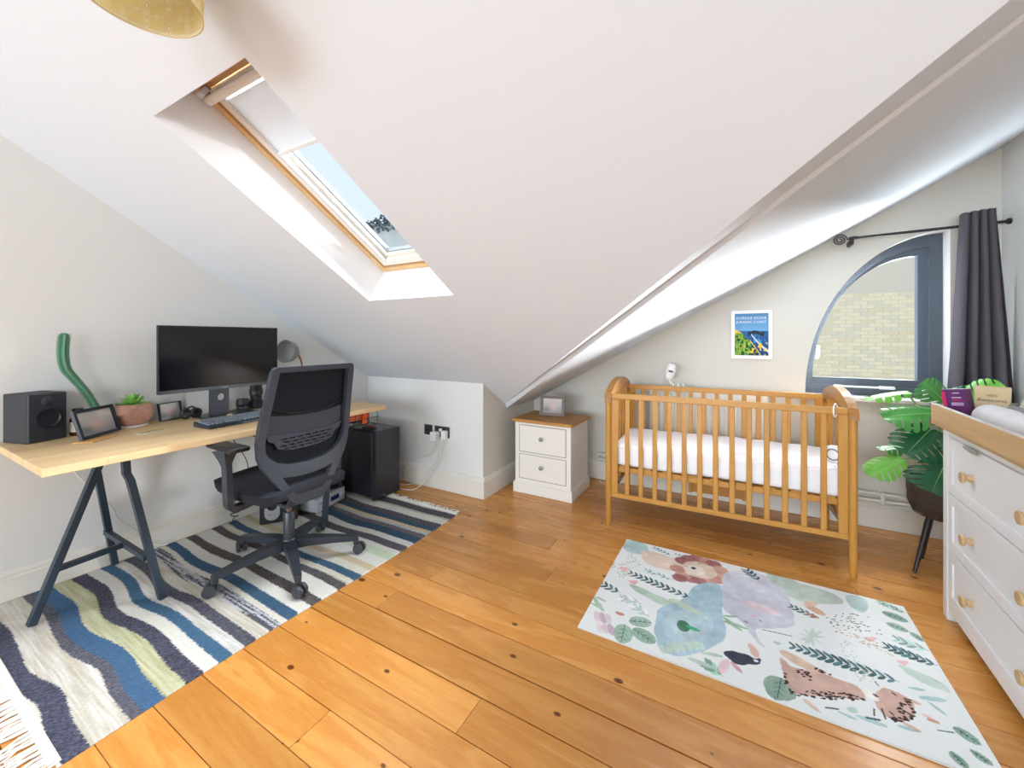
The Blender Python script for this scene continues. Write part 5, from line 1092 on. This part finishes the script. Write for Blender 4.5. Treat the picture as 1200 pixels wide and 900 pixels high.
# ---------------------------------------------------------------- monstera in a basket stand
M_lf = [mat('leaf_bright_green', (104, 178, 56), 0.38, noise=0.18, nscale=18, bump=0.1, bscale=40), mat('leaf_mid_green', (66, 142, 58), 0.30, noise=0.25, nscale=16), mat('leaf_dark_green', (30, 92, 56), 0.24, noise=0.3, nscale=14)]
def monstera(L, W, droop=0.10, cup=0.05, fingers=6, gap=0.26):
    bm = NB()
    def wprof(t): return W*(max(0.0, math.sin(PI*min(1, (t+0.10)/1.10)**0.85)))**0.62
    def pos(s, t):   # s signed cross distance, t along 0..1 (may be <0)
        sweep = abs(s)*0.42
        y = t*L+sweep*(0.9 if t > 0.12 else 0.9*(t/0.12) if t > 0 else -0.3)
        y = min(y, L*(1.0)) if False else y
        z = -droop*(t*abs(t))-cup*(abs(s)/W)**1.6*1.0+0.010*math.sin(abs(s)/W*PI)
        return (s, y, z)
    NT = fingers*6; inner = 0.34
    for sd in (-1, 1):
        ts = [-0.06+1.06*i/NT for i in range(NT+1)]
        a = [bm.verts.new(pos(0, max(0, t))) for t in ts]; b = [bm.verts.new(pos(sd*wprof(t)*inner, t)) for t in ts]
        for i in range(NT): 
            try: bm.faces.new((a[i], a[i+1], b[i+1], b[i]))
            except ValueError: pass
        for f in range(fingers):
            idx = range(f*6, f*6+7)
            last = None
            for q in range(0, 6):
                s0 = inner+(1-inner)*q/5
                row = []
                for jj, i in enumerate(idx):
                    # squeeze each finger towards its own centre away from the midrib
                    c = ts[f*6+3]; t = c+(ts[i]-c)*(1-gap*(0.35+0.65*math.sin(min(1, q/5*1.0)*PI*0.9)) if q else 1)
                    e = 1-0.10*((jj-3)/3)**2*(1 if q == 5 else 0.4 if q == 4 else 0)
                    row.append(bm.verts.new(pos(sd*wprof(t)*s0*e, t)) if q else b[i])
                if last:
                    for jj in range(6):
                        try: bm.faces.new((last[jj], last[jj+1], row[jj+1], row[jj]))
                        except ValueError: pass
                last = row
    bmesh.ops.remove_doubles(bm, verts=bm.verts[:], dist=0.0004)
    return bm
mon_t = thing('monstera_plant', 'tall split-leaved monstera in a brown woven pot on dark tapered legs beside the chest', 'potted plant', (0.945, 2.945, 0))
M_rat = mat('woven_rattan', (84, 70, 60), 0.7, noise=0.6, nscale=90, bump=0.9, bscale=160)
potp = fin(LT([(0, 0.262), (0.10, 0.262), (0.135, 0.285), (0.152, 0.33), (0.158, 0.40), (0.158, 0.455), (0.148, 0.455), (0.146, 0.40), (0, 0.39)], 40), 'woven_pot', M_rat, mon_t, smooth=True, angle=50)
bm = NB()
for i in range(16):
    z = 0.275+i*0.0115; R = 0.152 if z > 0.33 else 0.13+0.022*((z-0.275)/0.055)
    R += 0.007 if z > 0.38 else 0.004
    lathe(bm, [(R-0.003, z-0.003), (R+0.0015, z), (R-0.003, z+0.003)], 40)
fin(bm, 'weave_bands', M_rat, potp)
M_dl = mat('dark_leg', (44, 38, 38), 0.35)
for lx, ly, tx, ty in ((0.775, 2.80, 0.855, 2.88), (0.86, 3.005, 0.895, 2.985), (1.12, 2.82, 1.04, 2.88), (1.08, 3.08, 1.02, 3.02)):
    fin(TB([(lx, ly, 0.003), (tx, ty, 0.275)], [0.008, 0.015], n=12), 'leg', M_dl, mon_t, smooth=True, world=True)
fin(LT([(0, 0.43), (0.147, 0.425)], 24), 'soil', MATS['soil'], mon_t)
CAMP = Vector((0, 0, 1.2))
LEAVES = [((0.885, 2.95, 0.800), (0.645, 2.86, 0.790), 0.105, 1, (0.10, -0.62, 0.9), 0.03),
          ((0.870, 2.92, 0.720), (0.738, 2.83, 0.585), 0.115, 2, (-0.15, -0.9, 0.75), 0.03),
          ((0.744, 2.90, 0.552), (0.575, 2.84, 0.458), 0.078, 0, (-0.4, -0.75, 0.75), 0.02),
          ((0.905, 2.86, 0.560), (0.822, 2.76, 0.425), 0.125, 2, (-0.2, -0.9, 0.55), 0.03),
          ((0.950, 3.00, 0.860), (0.858, 2.99, 0.985), 0.085, 1, (0.1, -0.8, 0.5), 0.02),
          ((0.815, 3.05, 0.895), (0.585, 2.98, 0.868), 0.055, 0, (0.0, -0.25, 1.0), 0.03),
          ((1.010, 2.95, 0.868), (1.140, 2.90, 0.992), 0.078, 0, (-0.1, -0.75, 0.45), 0.02),
          ((0.960, 3.05, 0.882), (1.060, 3.02, 0.950), 0.07, 2, (0.0, -0.6, 0.9), 0.02),
          ((0.785, 2.98, 0.600), (0.650, 2.93, 0.602), 0.06, 1, (0.0, -0.15, 1.0), 0.02),
          ((0.955, 2.84, 0.74), (0.925, 2.77, 0.60), 0.07, 2, (-0.1, -0.9, 0.3), 0.02),
          ((1.03, 3.02, 0.72), (1.17, 2.92, 0.66), 0.09, 1, (0.0, -0.7, 0.8), 0.03)]
for i, (B_, T_, W_, mi, nn_, dr) in enumerate(LEAVES):
    B_ = Vector(B_); T_ = Vector(T_); D = (T_-B_); L_ = D.length; D.normalize()
    n_ = Vector(nn_).normalized(); X_ = D.cross(n_).normalized(); n_ = X_.cross(D).normalized()
    mtx = Matrix(((X_.x, D.x, n_.x, B_.x), (X_.y, D.y, n_.y, B_.y), (X_.z, D.z, n_.z, B_.z), (0, 0, 0, 1)))
    bm = monstera(L_*0.86, W_, dr, 0.03, 6 if W_ > 0.075 else 5)
    bm.transform(mtx)
    lf = fin(bm, 'leaf', M_lf[mi], mon_t, smooth=True, world=True, angle=80)
    rib = [mtx @ Vector((0, L_*0.86*t, -dr*t*t+0.0015)) for t in [k/8 for k in range(9)]]
    fin(TB(rib, [0.0022-0.0018*k/8 for k in range(9)], n=5), 'midrib', mat('midrib_green', (140, 190, 110), 0.4), lf, world=True)
    c0 = Vector((0.945+0.02*math.cos(i*2.1), 2.945+0.02*math.sin(i*2.1), 0.40))
    mid = c0.lerp(B_, 0.6)+Vector((0.02*(0.95-B_.x), 0, 0.06))
    fin(TB(spline([c0, mid, B_], 6), 0.0045, n=7), 'leaf_stem', mat('stem_green', (128, 160, 78), 0.45), mon_t, smooth=True, world=True)

# ---------------------------------------------------------------- chest of drawers with oak changing tray
cdw = thing('chest_of_drawers', 'white three-drawer chest with oak knobs at the right edge', 'chest of drawers', (0.768, 2.445, 0.001), rz=math.radians(-2.3))
W0 = 0.93
M_cw = mat('chest_white', (236, 238, 240), 0.4)
def cbx(x0, x1, y0, y1, z0, z1, nm, m=M_cw, bev=0.002, par=None, seg=1):  # y0,y1 measured away from the left end
    return fin(BX(x0, x1, -y1, -y0, z0, z1, bev=bev, seg=seg), nm, m, par or cdw)
cbx(0.0, 0.045, 0.0, 0.045, 0.0, 0.81, 'corner_leg'); cbx(0.0, 0.045, W0-0.045, W0, 0.0, 0.81, 'corner_leg')
cbx(0.42, 0.465, 0.0, 0.045, 0.0, 0.81, 'corner_leg'); cbx(0.42, 0.465, W0-0.045, W0, 0.0, 0.81, 'corner_leg')
cbx(0.045, 0.42, 0.006, 0.022, 0.06, 0.81, 'side_panel'); cbx(0.045, 0.42, W0-0.022, W0-0.006, 0.06, 0.81, 'side_panel')
cbx(0.44, 0.455, 0.045, W0-0.045, 0.06, 0.81, 'back_panel')
cbx(0.004, 0.03, 0.045, W0-0.045, 0.045, 0.078, 'bottom_rail'); cbx(0.004, 0.03, 0.045, W0-0.045, 0.786, 0.812, 'top_rail')
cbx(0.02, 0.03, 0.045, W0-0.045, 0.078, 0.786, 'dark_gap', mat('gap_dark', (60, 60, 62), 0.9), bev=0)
for z0, z1_ in ((0.081, 0.303), (0.309, 0.545), (0.551, 0.782)):
    d = cbx(0.008, 0.026, 0.048, W0-0.048, z0, z1_, 'drawer', bev=0.001)
    for a in ((0.048, W0-0.048, z0, z0+0.042), (0.048, W0-0.048, z1_-0.042, z1_), (0.048, 0.090, z0+0.042, z1_-0.042), (W0-0.090, W0-0.048, z0+0.042, z1_-0.042)):
        cbx(0.002, 0.009, a[0], a[1], a[2], a[3], 'drawer_moulding', par=d, bev=0.0015)
    for yy in (0.262, W0-0.262):
        fin(LT([(0, 0), (0.013, 0), (0.013, 0.010), (0.010, 0.016), (0.011, 0.019), (0.019, 0.023), (0.021, 0.028), (0.019, 0.033), (0, 0.035)], 24, mtx=Matrix.Translation((0.008, -yy, (z0+z1_)/2)) @ Matrix.Rotation(-PI/2, 4, 'Y')), 'knob', M_oak, d, smooth=True)
cbx(0.0, 0.465, 0.0, W0, 0.8125, 0.822, 'chest_top', bev=0.002)
tray = thing('changing_tray', 'oak changing tray with raised sides on top of the white chest', 'tray', (0.768, 2.445, 0.824), rz=math.radians(-2.3))
def tbx(*a, **k): k['par'] = tray; return cbx(*a, **k)
tbx(-0.026, 0.485, -0.045, W0+0.03, 0.0, 0.008, 'tray_base', M_oak)
tbx(-0.026, -0.008, -0.045, W0+0.03, -0.004, 0.085, 'front_board', M_oak)
tbx(0.467, 0.485, -0.045, W0+0.03, 0.008, 0.085, 'back_board', M_oak)
tbx(-0.008, 0.467, -0.045, -0.027, 0.008, 0.085, 'end_board', M_oak); tbx(-0.008, 0.467, W0+0.012, W0+0.03, 0.008, 0.085, 'end_board', M_oak)
tbx(-0.0265, -0.0085, -0.0455, W0+0.03, 0.085, 0.0865, 'painted_edge_highlight', mat('edge_highlight', (240, 236, 228), 0.5), bev=0)  # pale strip paints a highlight along the tray's top front edge
tag_ = thing('drawer_tag', 'grey-green leaf-shaped cloth tag hanging out above the top drawer', 'tag', (0.757, 2.165, 0.785), rz=math.radians(-2.3))
tg = [(0.085*math.cos(a)*(1 if math.cos(a) < 0 else 0.45), 0.011*math.sin(a)) for a in [2*PI*i/24 for i in range(24)]]
fin(plate([[(-p[0], p[1]) for p in tg][::-1]], 0.003, lambda a, b, t: (-0.006+t-0.002, a-0.03, b-0.004)), 'cloth_tag', mat('tag_cloth', (158, 160, 144), 0.8), tag_)
# things in the tray
TZ = 0.8325
pb = thing('purple_box', 'purple carton with pink edge standing at the left end of the changing tray', 'box', (0.812, 2.400, TZ+0.0055), rz=math.radians(48))
M_pu = mat('purple_card', (92, 36, 96), 0.4); M_pk = mat('magenta_card', (196, 36, 96), 0.4)
TL = Matrix.Rotation(math.radians(-8), 4, 'X')
bm = BX(-0.022, 0.022, -0.038, 0.038, 0, 0.148, bev=0.001); bm.transform(TL); fin(bm, 'carton', M_pu, pb)
bm = BX(-0.0225, 0.022, 0.0375, 0.0392, 0.004, 0.138); bm.transform(TL); fin(bm, 'magenta_side', M_pk, pb)
bm = BX(-0.0235, -0.0222, 0.027, 0.038, 0.004, 0.138); bm.transform(TL); fin(bm, 'magenta_stripe', M_pk, pb)
bm = BX(-0.021, 0.021, -0.037, 0.037, 0.1482, 0.1492); bm.transform(TL); fin(bm, 'top_flap', M_white, pb)
M_lt = mat('pale_lilac_print', (196, 170, 206), 0.5)
for z_, w_ in ((0.132, 0.014), (0.113, 0.018), (0.103, 0.016), (0.090, 0.022), (0.083, 0.022)):
    bm = BX(-0.0232, -0.0222, -w_-0.004, w_-0.010, z_-0.0025, z_+0.002); bm.transform(TL); fin(bm, 'printed_line', M_lt if z_ != 0.103 else M_pk, pb)
kbg = thing('kraft_bag', 'brown kraft paper pouch with dark lettering standing in the changing tray', 'bag', (0.892, 2.382, TZ), rz=math.radians(62))
M_kr = mat('kraft_paper', (206, 182, 144), 0.8, noise=0.08, nscale=80, bump=0.2, bscale=60)
bm = NB()
sec = [(0.0, 0.026, 0.040), (0.06, 0.022, 0.043), (0.12, 0.012, 0.047), (0.166, 0.002, 0.049), (0.172, 0.002, 0.049)]
rs = [[bm.verts.new((sx*a, sy*b, z)) for sx, sy in ((-1, -1), (1, -1), (1, 1), (-1, 1))] for z, a, b in sec]
for a, b in zip(rs, rs[1:]):
    for k in range(4): bm.faces.new((a[k], a[(k+1) % 4], b[(k+1) % 4], b[k]))
bm.faces.new(rs[0]); bm.faces.new(rs[-1]); fin(bm, 'pouch', M_kr, kbg)
ML = Matrix(((0, 0, -1, -0.0252), (-1, 0, 0, 0), (0, 1, 0, 0.0), (0, 0, 0, 1)))
tm = Matrix.Translation((-0.024+0.012*0.55, 0, 0.072)) @ Matrix.Rotation(math.radians(12), 4, 'Y') @ Matrix(((0, 0, -1, -0.002), (-1, 0, 0, 0), (0, 1, 0, 0), (0, 0, 0, 1)))
tm = Matrix.Translation((-0.0143, 0, 0.110)) @ Matrix.Rotation(math.radians(11.5), 4, 'Y') @ Matrix(((0, 0, -1, 0), (-1, 0, 0, 0), (0, 1, 0, 0), (0, 0, 0, 1)))
text('lettering', 'Awesome', 0.020, mat('dark_print', (70, 60, 50), 0.7), kbg, tm)
mk = [(0.016*math.cos(a), 0.006*math.sin(a)) for a in [2*PI*i/16 for i in range(16)]]
bm = plate([mk], 0.0006, lambda a, b, t: (-t, a, b+0.038)); bm.transform(Matrix.Translation((-0.0165, 0, 0.098)) @ Matrix.Rotation(math.radians(11.5), 4, 'Y')); fin(bm, 'tan_emblem', mat('tan_print', (180, 146, 104), 0.7), kbg)
mr = thing('rolled_mat', 'white patterned changing mat rolled up along the front of the tray', 'mat', (0.845, 1.98, TZ), rz=math.radians(-2.3))
bm = LT([(0, -0.36), (0.040, -0.36), (0.052, -0.352), (0.054, -0.2), (0.052, 0.0), (0.054, 0.2), (0.052, 0.33), (0.043, 0.342), (0, 0.34)], 28, mtx=Matrix.Translation((0, 0, 0.0545)) @ Matrix.Rotation(-PI/2, 4, 'X'))
fin(bm, 'roll', mat('mat_print', (236, 232, 232), 0.7, noise=0.09, nscale=22), mr, smooth=True)
bsk = thing('grey_tub', 'grey shallow plastic tub behind the rolled mat on the tray', 'tub', (1.05, 2.20, TZ), rz=math.radians(-2.3))
lo = lambda a, b, r: [(x_, y_) for cx, cy, a0 in ((a-r, b-r, 0), (-a+r, b-r, 90), (-a+r, -b+r, 180), (a-r, -b+r, 270)) for x_, y_ in [(cx+r*math.cos(math.radians(a0+q)), cy+r*math.sin(math.radians(a0+q))) for q in (0, 30, 60, 90)]]
bm = NB(); rr_ = []
for z, s_ in ((0, 0.92), (0.085, 1.0), (0.088, 1.03), (0.105, 1.03), (0.105, 0.98), (0.012, 0.90)):
    rr_.append([bm.verts.new((p[0]*s_, p[1]*s_, z)) for p in lo(0.13, 0.20, 0.03)])
for a, b in zip(rr_, rr_[1:]):
    n = len(a)
    for k in range(n): bm.faces.new((a[k], a[(k+1) % n], b[(k+1) % n], b[k]))
bm.faces.new(rr_[0]); bm.faces.new(list(reversed(rr_[-1])))
fin(bm, 'tub_body', mat('tub_grey', (160, 160, 160), 0.5), bsk, smooth=True, angle=35)
tag(fin((lambda b: (b.transform(Matrix.Translation((0.975, 2.30, TZ+0.06)) @ Matrix.Rotation(0.5, 4, 'X')), b)[1])(LT([(0, 0), (0.045, 0.0), (0.052, 0.01), (0.045, 0.075), (0, 0.085)], 20)), 'pale_green_pack', mat('pale_green', (214, 216, 196), 0.6), smooth=True), 'pale green soft pack sticking up in the grey tub', 'pack')
ts_ = thing('paper_tissues', 'folded white papers standing on the windowsill among the monstera leaves', 'paper', (0.955, 3.375, 0.8235), rz=0.9)
for i, (dx, dy, rz_, tl_, h_) in enumerate(((-0.005, -0.005, 0.2, 0.35, 0.105), (0.03, 0.0, -0.3, -0.2, 0.10))):
    bm = NB(); g_ = []
    for a in range(7):
        g_.append([bm.verts.new((0.006*math.sin(a*1.3+b*0.9), -0.035+0.070*a/6, h_*b/6)) for b in range(7)])
    for a in range(6):
        for b in range(6): bm.faces.new((g_[a][b], g_[a+1][b], g_[a+1][b+1], g_[a][b+1]))
    bmesh.ops.solidify(bm, geom=bm.faces[:], thickness=0.003)
    bm.transform(Matrix.Translation((dx, dy-0.02, 0)) @ Matrix.Rotation(rz_-1.0, 4, 'Z') @ Matrix.Rotation(tl_, 4, 'X')); fin(bm, 'sheet', M_whitem, ts_, smooth=True)

# ---------------------------------------------------------------- animal play rug (flat watercolour print)
GX0, GX1, GY0, GY1 = -0.585, 0.632, 1.578, 2.413
def inpoly(U, V, P):
    c = np.zeros(U.shape, bool); n = len(P)
    for i in range(n):
        x0, y0 = P[i]; x1, y1 = P[(i+1) % n]
        if y0 == y1: continue
        m = ((y0 > V) != (y1 > V)) & (U < (x1-x0)*(V-y0)/(y1-y0)+x0); c ^= m
    return c
def artcol(U, V):
    C = np.tile(np.array([[238., 242., 242.]]), (len(U), 1))
    w1 = snoise(U+3, V, 9, 31, 3); w2 = snoise(U+3, V, 40, 33, 2); wx = (snoise(U, V, 30, 34, 2)-0.5)*0.010; wy = (snoise(U, V, 30, 35, 2)-0.5)*0.010
    C += ((w1-0.5)*8)[:, None]*np.array([1, .4, .3])
    def put(m, c, a=0.93, tex=44):
        k = (w1[m]-0.5)*tex+(w2[m]-0.5)*tex*0.6
        C[m] = C[m]*(1-a)+a*(np.array(c, float)[None]+k[:, None])
    def sub(x0, x1, y0, y1): return np.nonzero((U > x0) & (U < x1) & (V > y0) & (V < y1))[0]
    def ellipse(c, p, q, r, f=None, wob=0.5, **k):
        p = np.array(p); q = np.array(q); L = max(0.002, np.hypot(*(q-p))); d = (q-p)/L
        i = sub(p[0]-L*1.3, p[0]+L*1.3, p[1]-L*1.3, p[1]+L*1.3)
        u = U[i]+wx[i]*wob-p[0]; v = V[i]+wy[i]*wob-p[1]; a = u*d[0]+v*d[1]; b = -u*d[1]+v*d[0]
        m = (a/L)**2+(b/(L*r))**2 < 1; put(i[m], c, **k); return
    def seg(c, p, q, w):
        p = np.array(p); q = np.array(q); L = max(1e-4, np.hypot(*(q-p))); d = (q-p)/L; i = sub(min(p[0], q[0])-w, max(p[0], q[0])+w, min(p[1], q[1])-w, max(p[1], q[1])+w)
        a = np.clip((U[i]-p[0])*d[0]+(V[i]-p[1])*d[1], 0, L); m = np.hypot(U[i]-p[0]-a*d[0], V[i]-p[1]-a*d[1]) < w; put(i[m], c, tex=20)
    rg_ = np.random.default_rng(8)
    for it in ART:
        k = it[0]
        if k == 'p':
            P = it[2]
            for _ in range(3): P = [q_ for a_, b_ in zip(P, P[1:]+P[:1]) for q_ in ((a_[0]*.75+b_[0]*.25, a_[1]*.75+b_[1]*.25), (a_[0]*.25+b_[0]*.75, a_[1]*.25+b_[1]*.75))]
            xs = [p[0] for p in P]; ys = [p[1] for p in P]; i = sub(min(xs)-.01, max(xs)+.01, min(ys)-.01, max(ys)+.01)
            m = inpoly(U[i]+wx[i], V[i]+wy[i], P); put(i[m], it[1])
        elif k == 'e': ellipse(it[1], it[2], it[3], it[4])
        elif k == 'l': seg(it[1], it[2], it[3], it[4])
        elif k == 'd':
            P = it[2]; xs = [p[0] for p in P]; ys = [p[1] for p in P]; n = 0; tr_ = 0
            while n < it[3] and tr_ < 3000:
                tr_ += 1; x = rg_.uniform(min(xs), max(xs)); y = rg_.uniform(min(ys), max(ys))
                if inpoly(np.array([x]), np.array([y]), P)[0]:
                    n += 1; a = rg_.uniform(0, 0.9); ellipse(it[1], (x, y), (x+it[4]*math.cos(a), y+it[4]*math.sin(a)), 0.55, wob=0.1, tex=20)
        elif k == 's':
            p = np.array(it[2]); q = np.array(it[3]); d = q-p; L = np.hypot(*d); d = d/L; nrm = np.array([-d[1], d[0]])
            seg((96, 116, 116), p, q, 0.0013)
            for j in range(it[4]):
                b = p+d*L*(j+0.5)/it[4]; ln = it[5]*0.8*(0.6+0.4*math.sin(PI*(j+1)/(it[4]+1)))
                for sg in (-1, 1):
                    tip = b+(-d*0.72+nrm*sg*0.7)*ln; c = (b+tip)/2; cc = it[1] if (j+(sg > 0)) % 3 else tuple(min(255, v*1.35) for v in it[1])
                    ellipse(cc, c, tip, 0.36, wob=0.1, tex=30)
        elif k == 'v':
            p = np.array(it[3]); q = np.array(it[4]); c = (p+q)/2; ellipse(it[1], c, q, it[5]*1.65); seg(it[2], p, q, 0.0014)
            d = (q-p); L = np.hypot(*d); d = d/L; nrm = np.array([-d[1], d[0]])
            for j in range(1, 4):
                b = p+d*L*j/4.6
                for sg in (-1, 1): seg(it[2], b, b+(d*0.7+nrm*sg*0.7)*L*0.20, 0.0011)
    return C+((RNG.random(len(U))-0.5)*7)[:, None]
M_art = attr_mat('printed_rug', 0.8, 0.15)
GR = math.radians(-0.6)
ar = thing('animal_rug', 'white nursery rug printed with watercolour animals, pond and leaves, in front of the cot', 'rug', (0.023, 1.995, 0.0))
paint_grid('printed_top', GX0, GX1, 500, GY0, GY1, 344, artcol, lambda U, V: (U-0.023, V-1.995, 0.0066+0.0005*np.sin(U*9)*np.sin(V*7)), M_art, ar)
fin(BX(GX0, GX1, GY0, GY1, 0.001, 0.0058), 'rug_backing', mat('rug_edge', (206, 206, 202), 0.9), ar, world=True)

# ---------------------------------------------------------------- pendant lamp
pl_ = thing('pendant_lamp', 'mustard yellow drum lampshade with white floral pattern hanging from the slope', 'lamp', (-1.127, 0.359, 1.93))
LR, LH = 0.107, 0.17
def lampcol(U, V):
    x = U*0.107*2*PI; y = V*LH; s = 0.084; C = np.tile(np.array([[238., 225., 182.]]), (len(U), 1))
    C += ((snoise(U*8, V, 6, 41, 2)-0.5)*14)[:, None]
    white = np.zeros(len(U), bool)
    for off in ((0, 0), (s/2, s/2)):
        a = (x+off[0]) % s-s/2; b = (y+off[1]) % s-s/2; r = np.hypot(a, b); th = np.arctan2(b, a)
        pet = 0.030*np.abs(np.cos(2*th))**0.5; th4 = np.abs(((th+PI/4) % (PI/2))-PI/4)
        along = r*np.cos(th4); across = r*np.sin(th4); e = ((along-0.0175)/0.0135)**2+(across/0.0058)**2
        if off[0] == 0 or True:
            white |= (np.abs(e-1) < 0.20) & (np.sin(along*2600) > -0.55)
            white |= ((along-0.018)/0.005)**2+(across/0.0022)**2 < 1
        white |= r < 0.0022
    white |= (np.abs(y-0.006) < 0.0016) & (((x*180) % 1) < 0.5)
    white |= (np.abs(y-LH+0.006) < 0.0016) & (((x*180) % 1) < 0.5)
    C[white] = [246, 243, 232]
    return C
M_sh = translucent(attr_mat('printed_lampshade', 0.8), 0.7)
paint_grid('shade_outside', 0, 1, 700, 0, 1, 180, lampcol, lambda U, V: (LR*np.cos(2*PI*U), LR*np.sin(2*PI*U), V*LH), M_sh, pl_)
paint_grid('shade_lining', 0, 1, 700, 0, 1, 180, lampcol, lambda U, V: ((LR-0.0018)*np.cos(2*PI*U), (LR-0.0018)*np.sin(2*PI*U), V*LH), M_sh, pl_)
bm = LT([(LR-0.002, 0), (LR+0.0006, 0), (LR+0.0006, 0.003), (LR-0.002, 0.003), (LR-0.002, 0)], 64); fin(bm, 'rim', mat('rim_cream', (222, 204, 160), 0.6), pl_)
bm = TB([(0, 0, LH-0.03), (0, 0, z1(0.359)-1.93-0.004)], 0.003, n=8); fin(bm, 'cord', M_white, pl_)
bm = NB()
for a in (0, 120, 240): tube(bm, [(0, 0, LH-0.02), ((LR-0.001)*math.cos(math.radians(a)), (LR-0.001)*math.sin(math.radians(a)), LH-0.02)], 0.0015, n=6)
fin(bm, 'spider_frame', M_white, pl_)
fin(LT([(0, 0.14), (0.014, 0.14), (0.016, 0.10), (0.028, 0.075), (0.030, 0.055), (0.02, 0.035), (0, 0.028)], 20), 'bulb', mat('frosted_bulb', (250, 248, 240), 0.4), pl_, smooth=True)
fin(LT([(0, 0.0), (0.04, 0.0), (0.03, -0.02), (0, -0.022)], 24, mtx=Matrix.Translation((0, 0, z1(0.359)-1.93-0.001)) @ Matrix.Rotation(-math.atan(0.611), 4, 'X')), 'ceiling_rose', M_white, pl_, smooth=True)
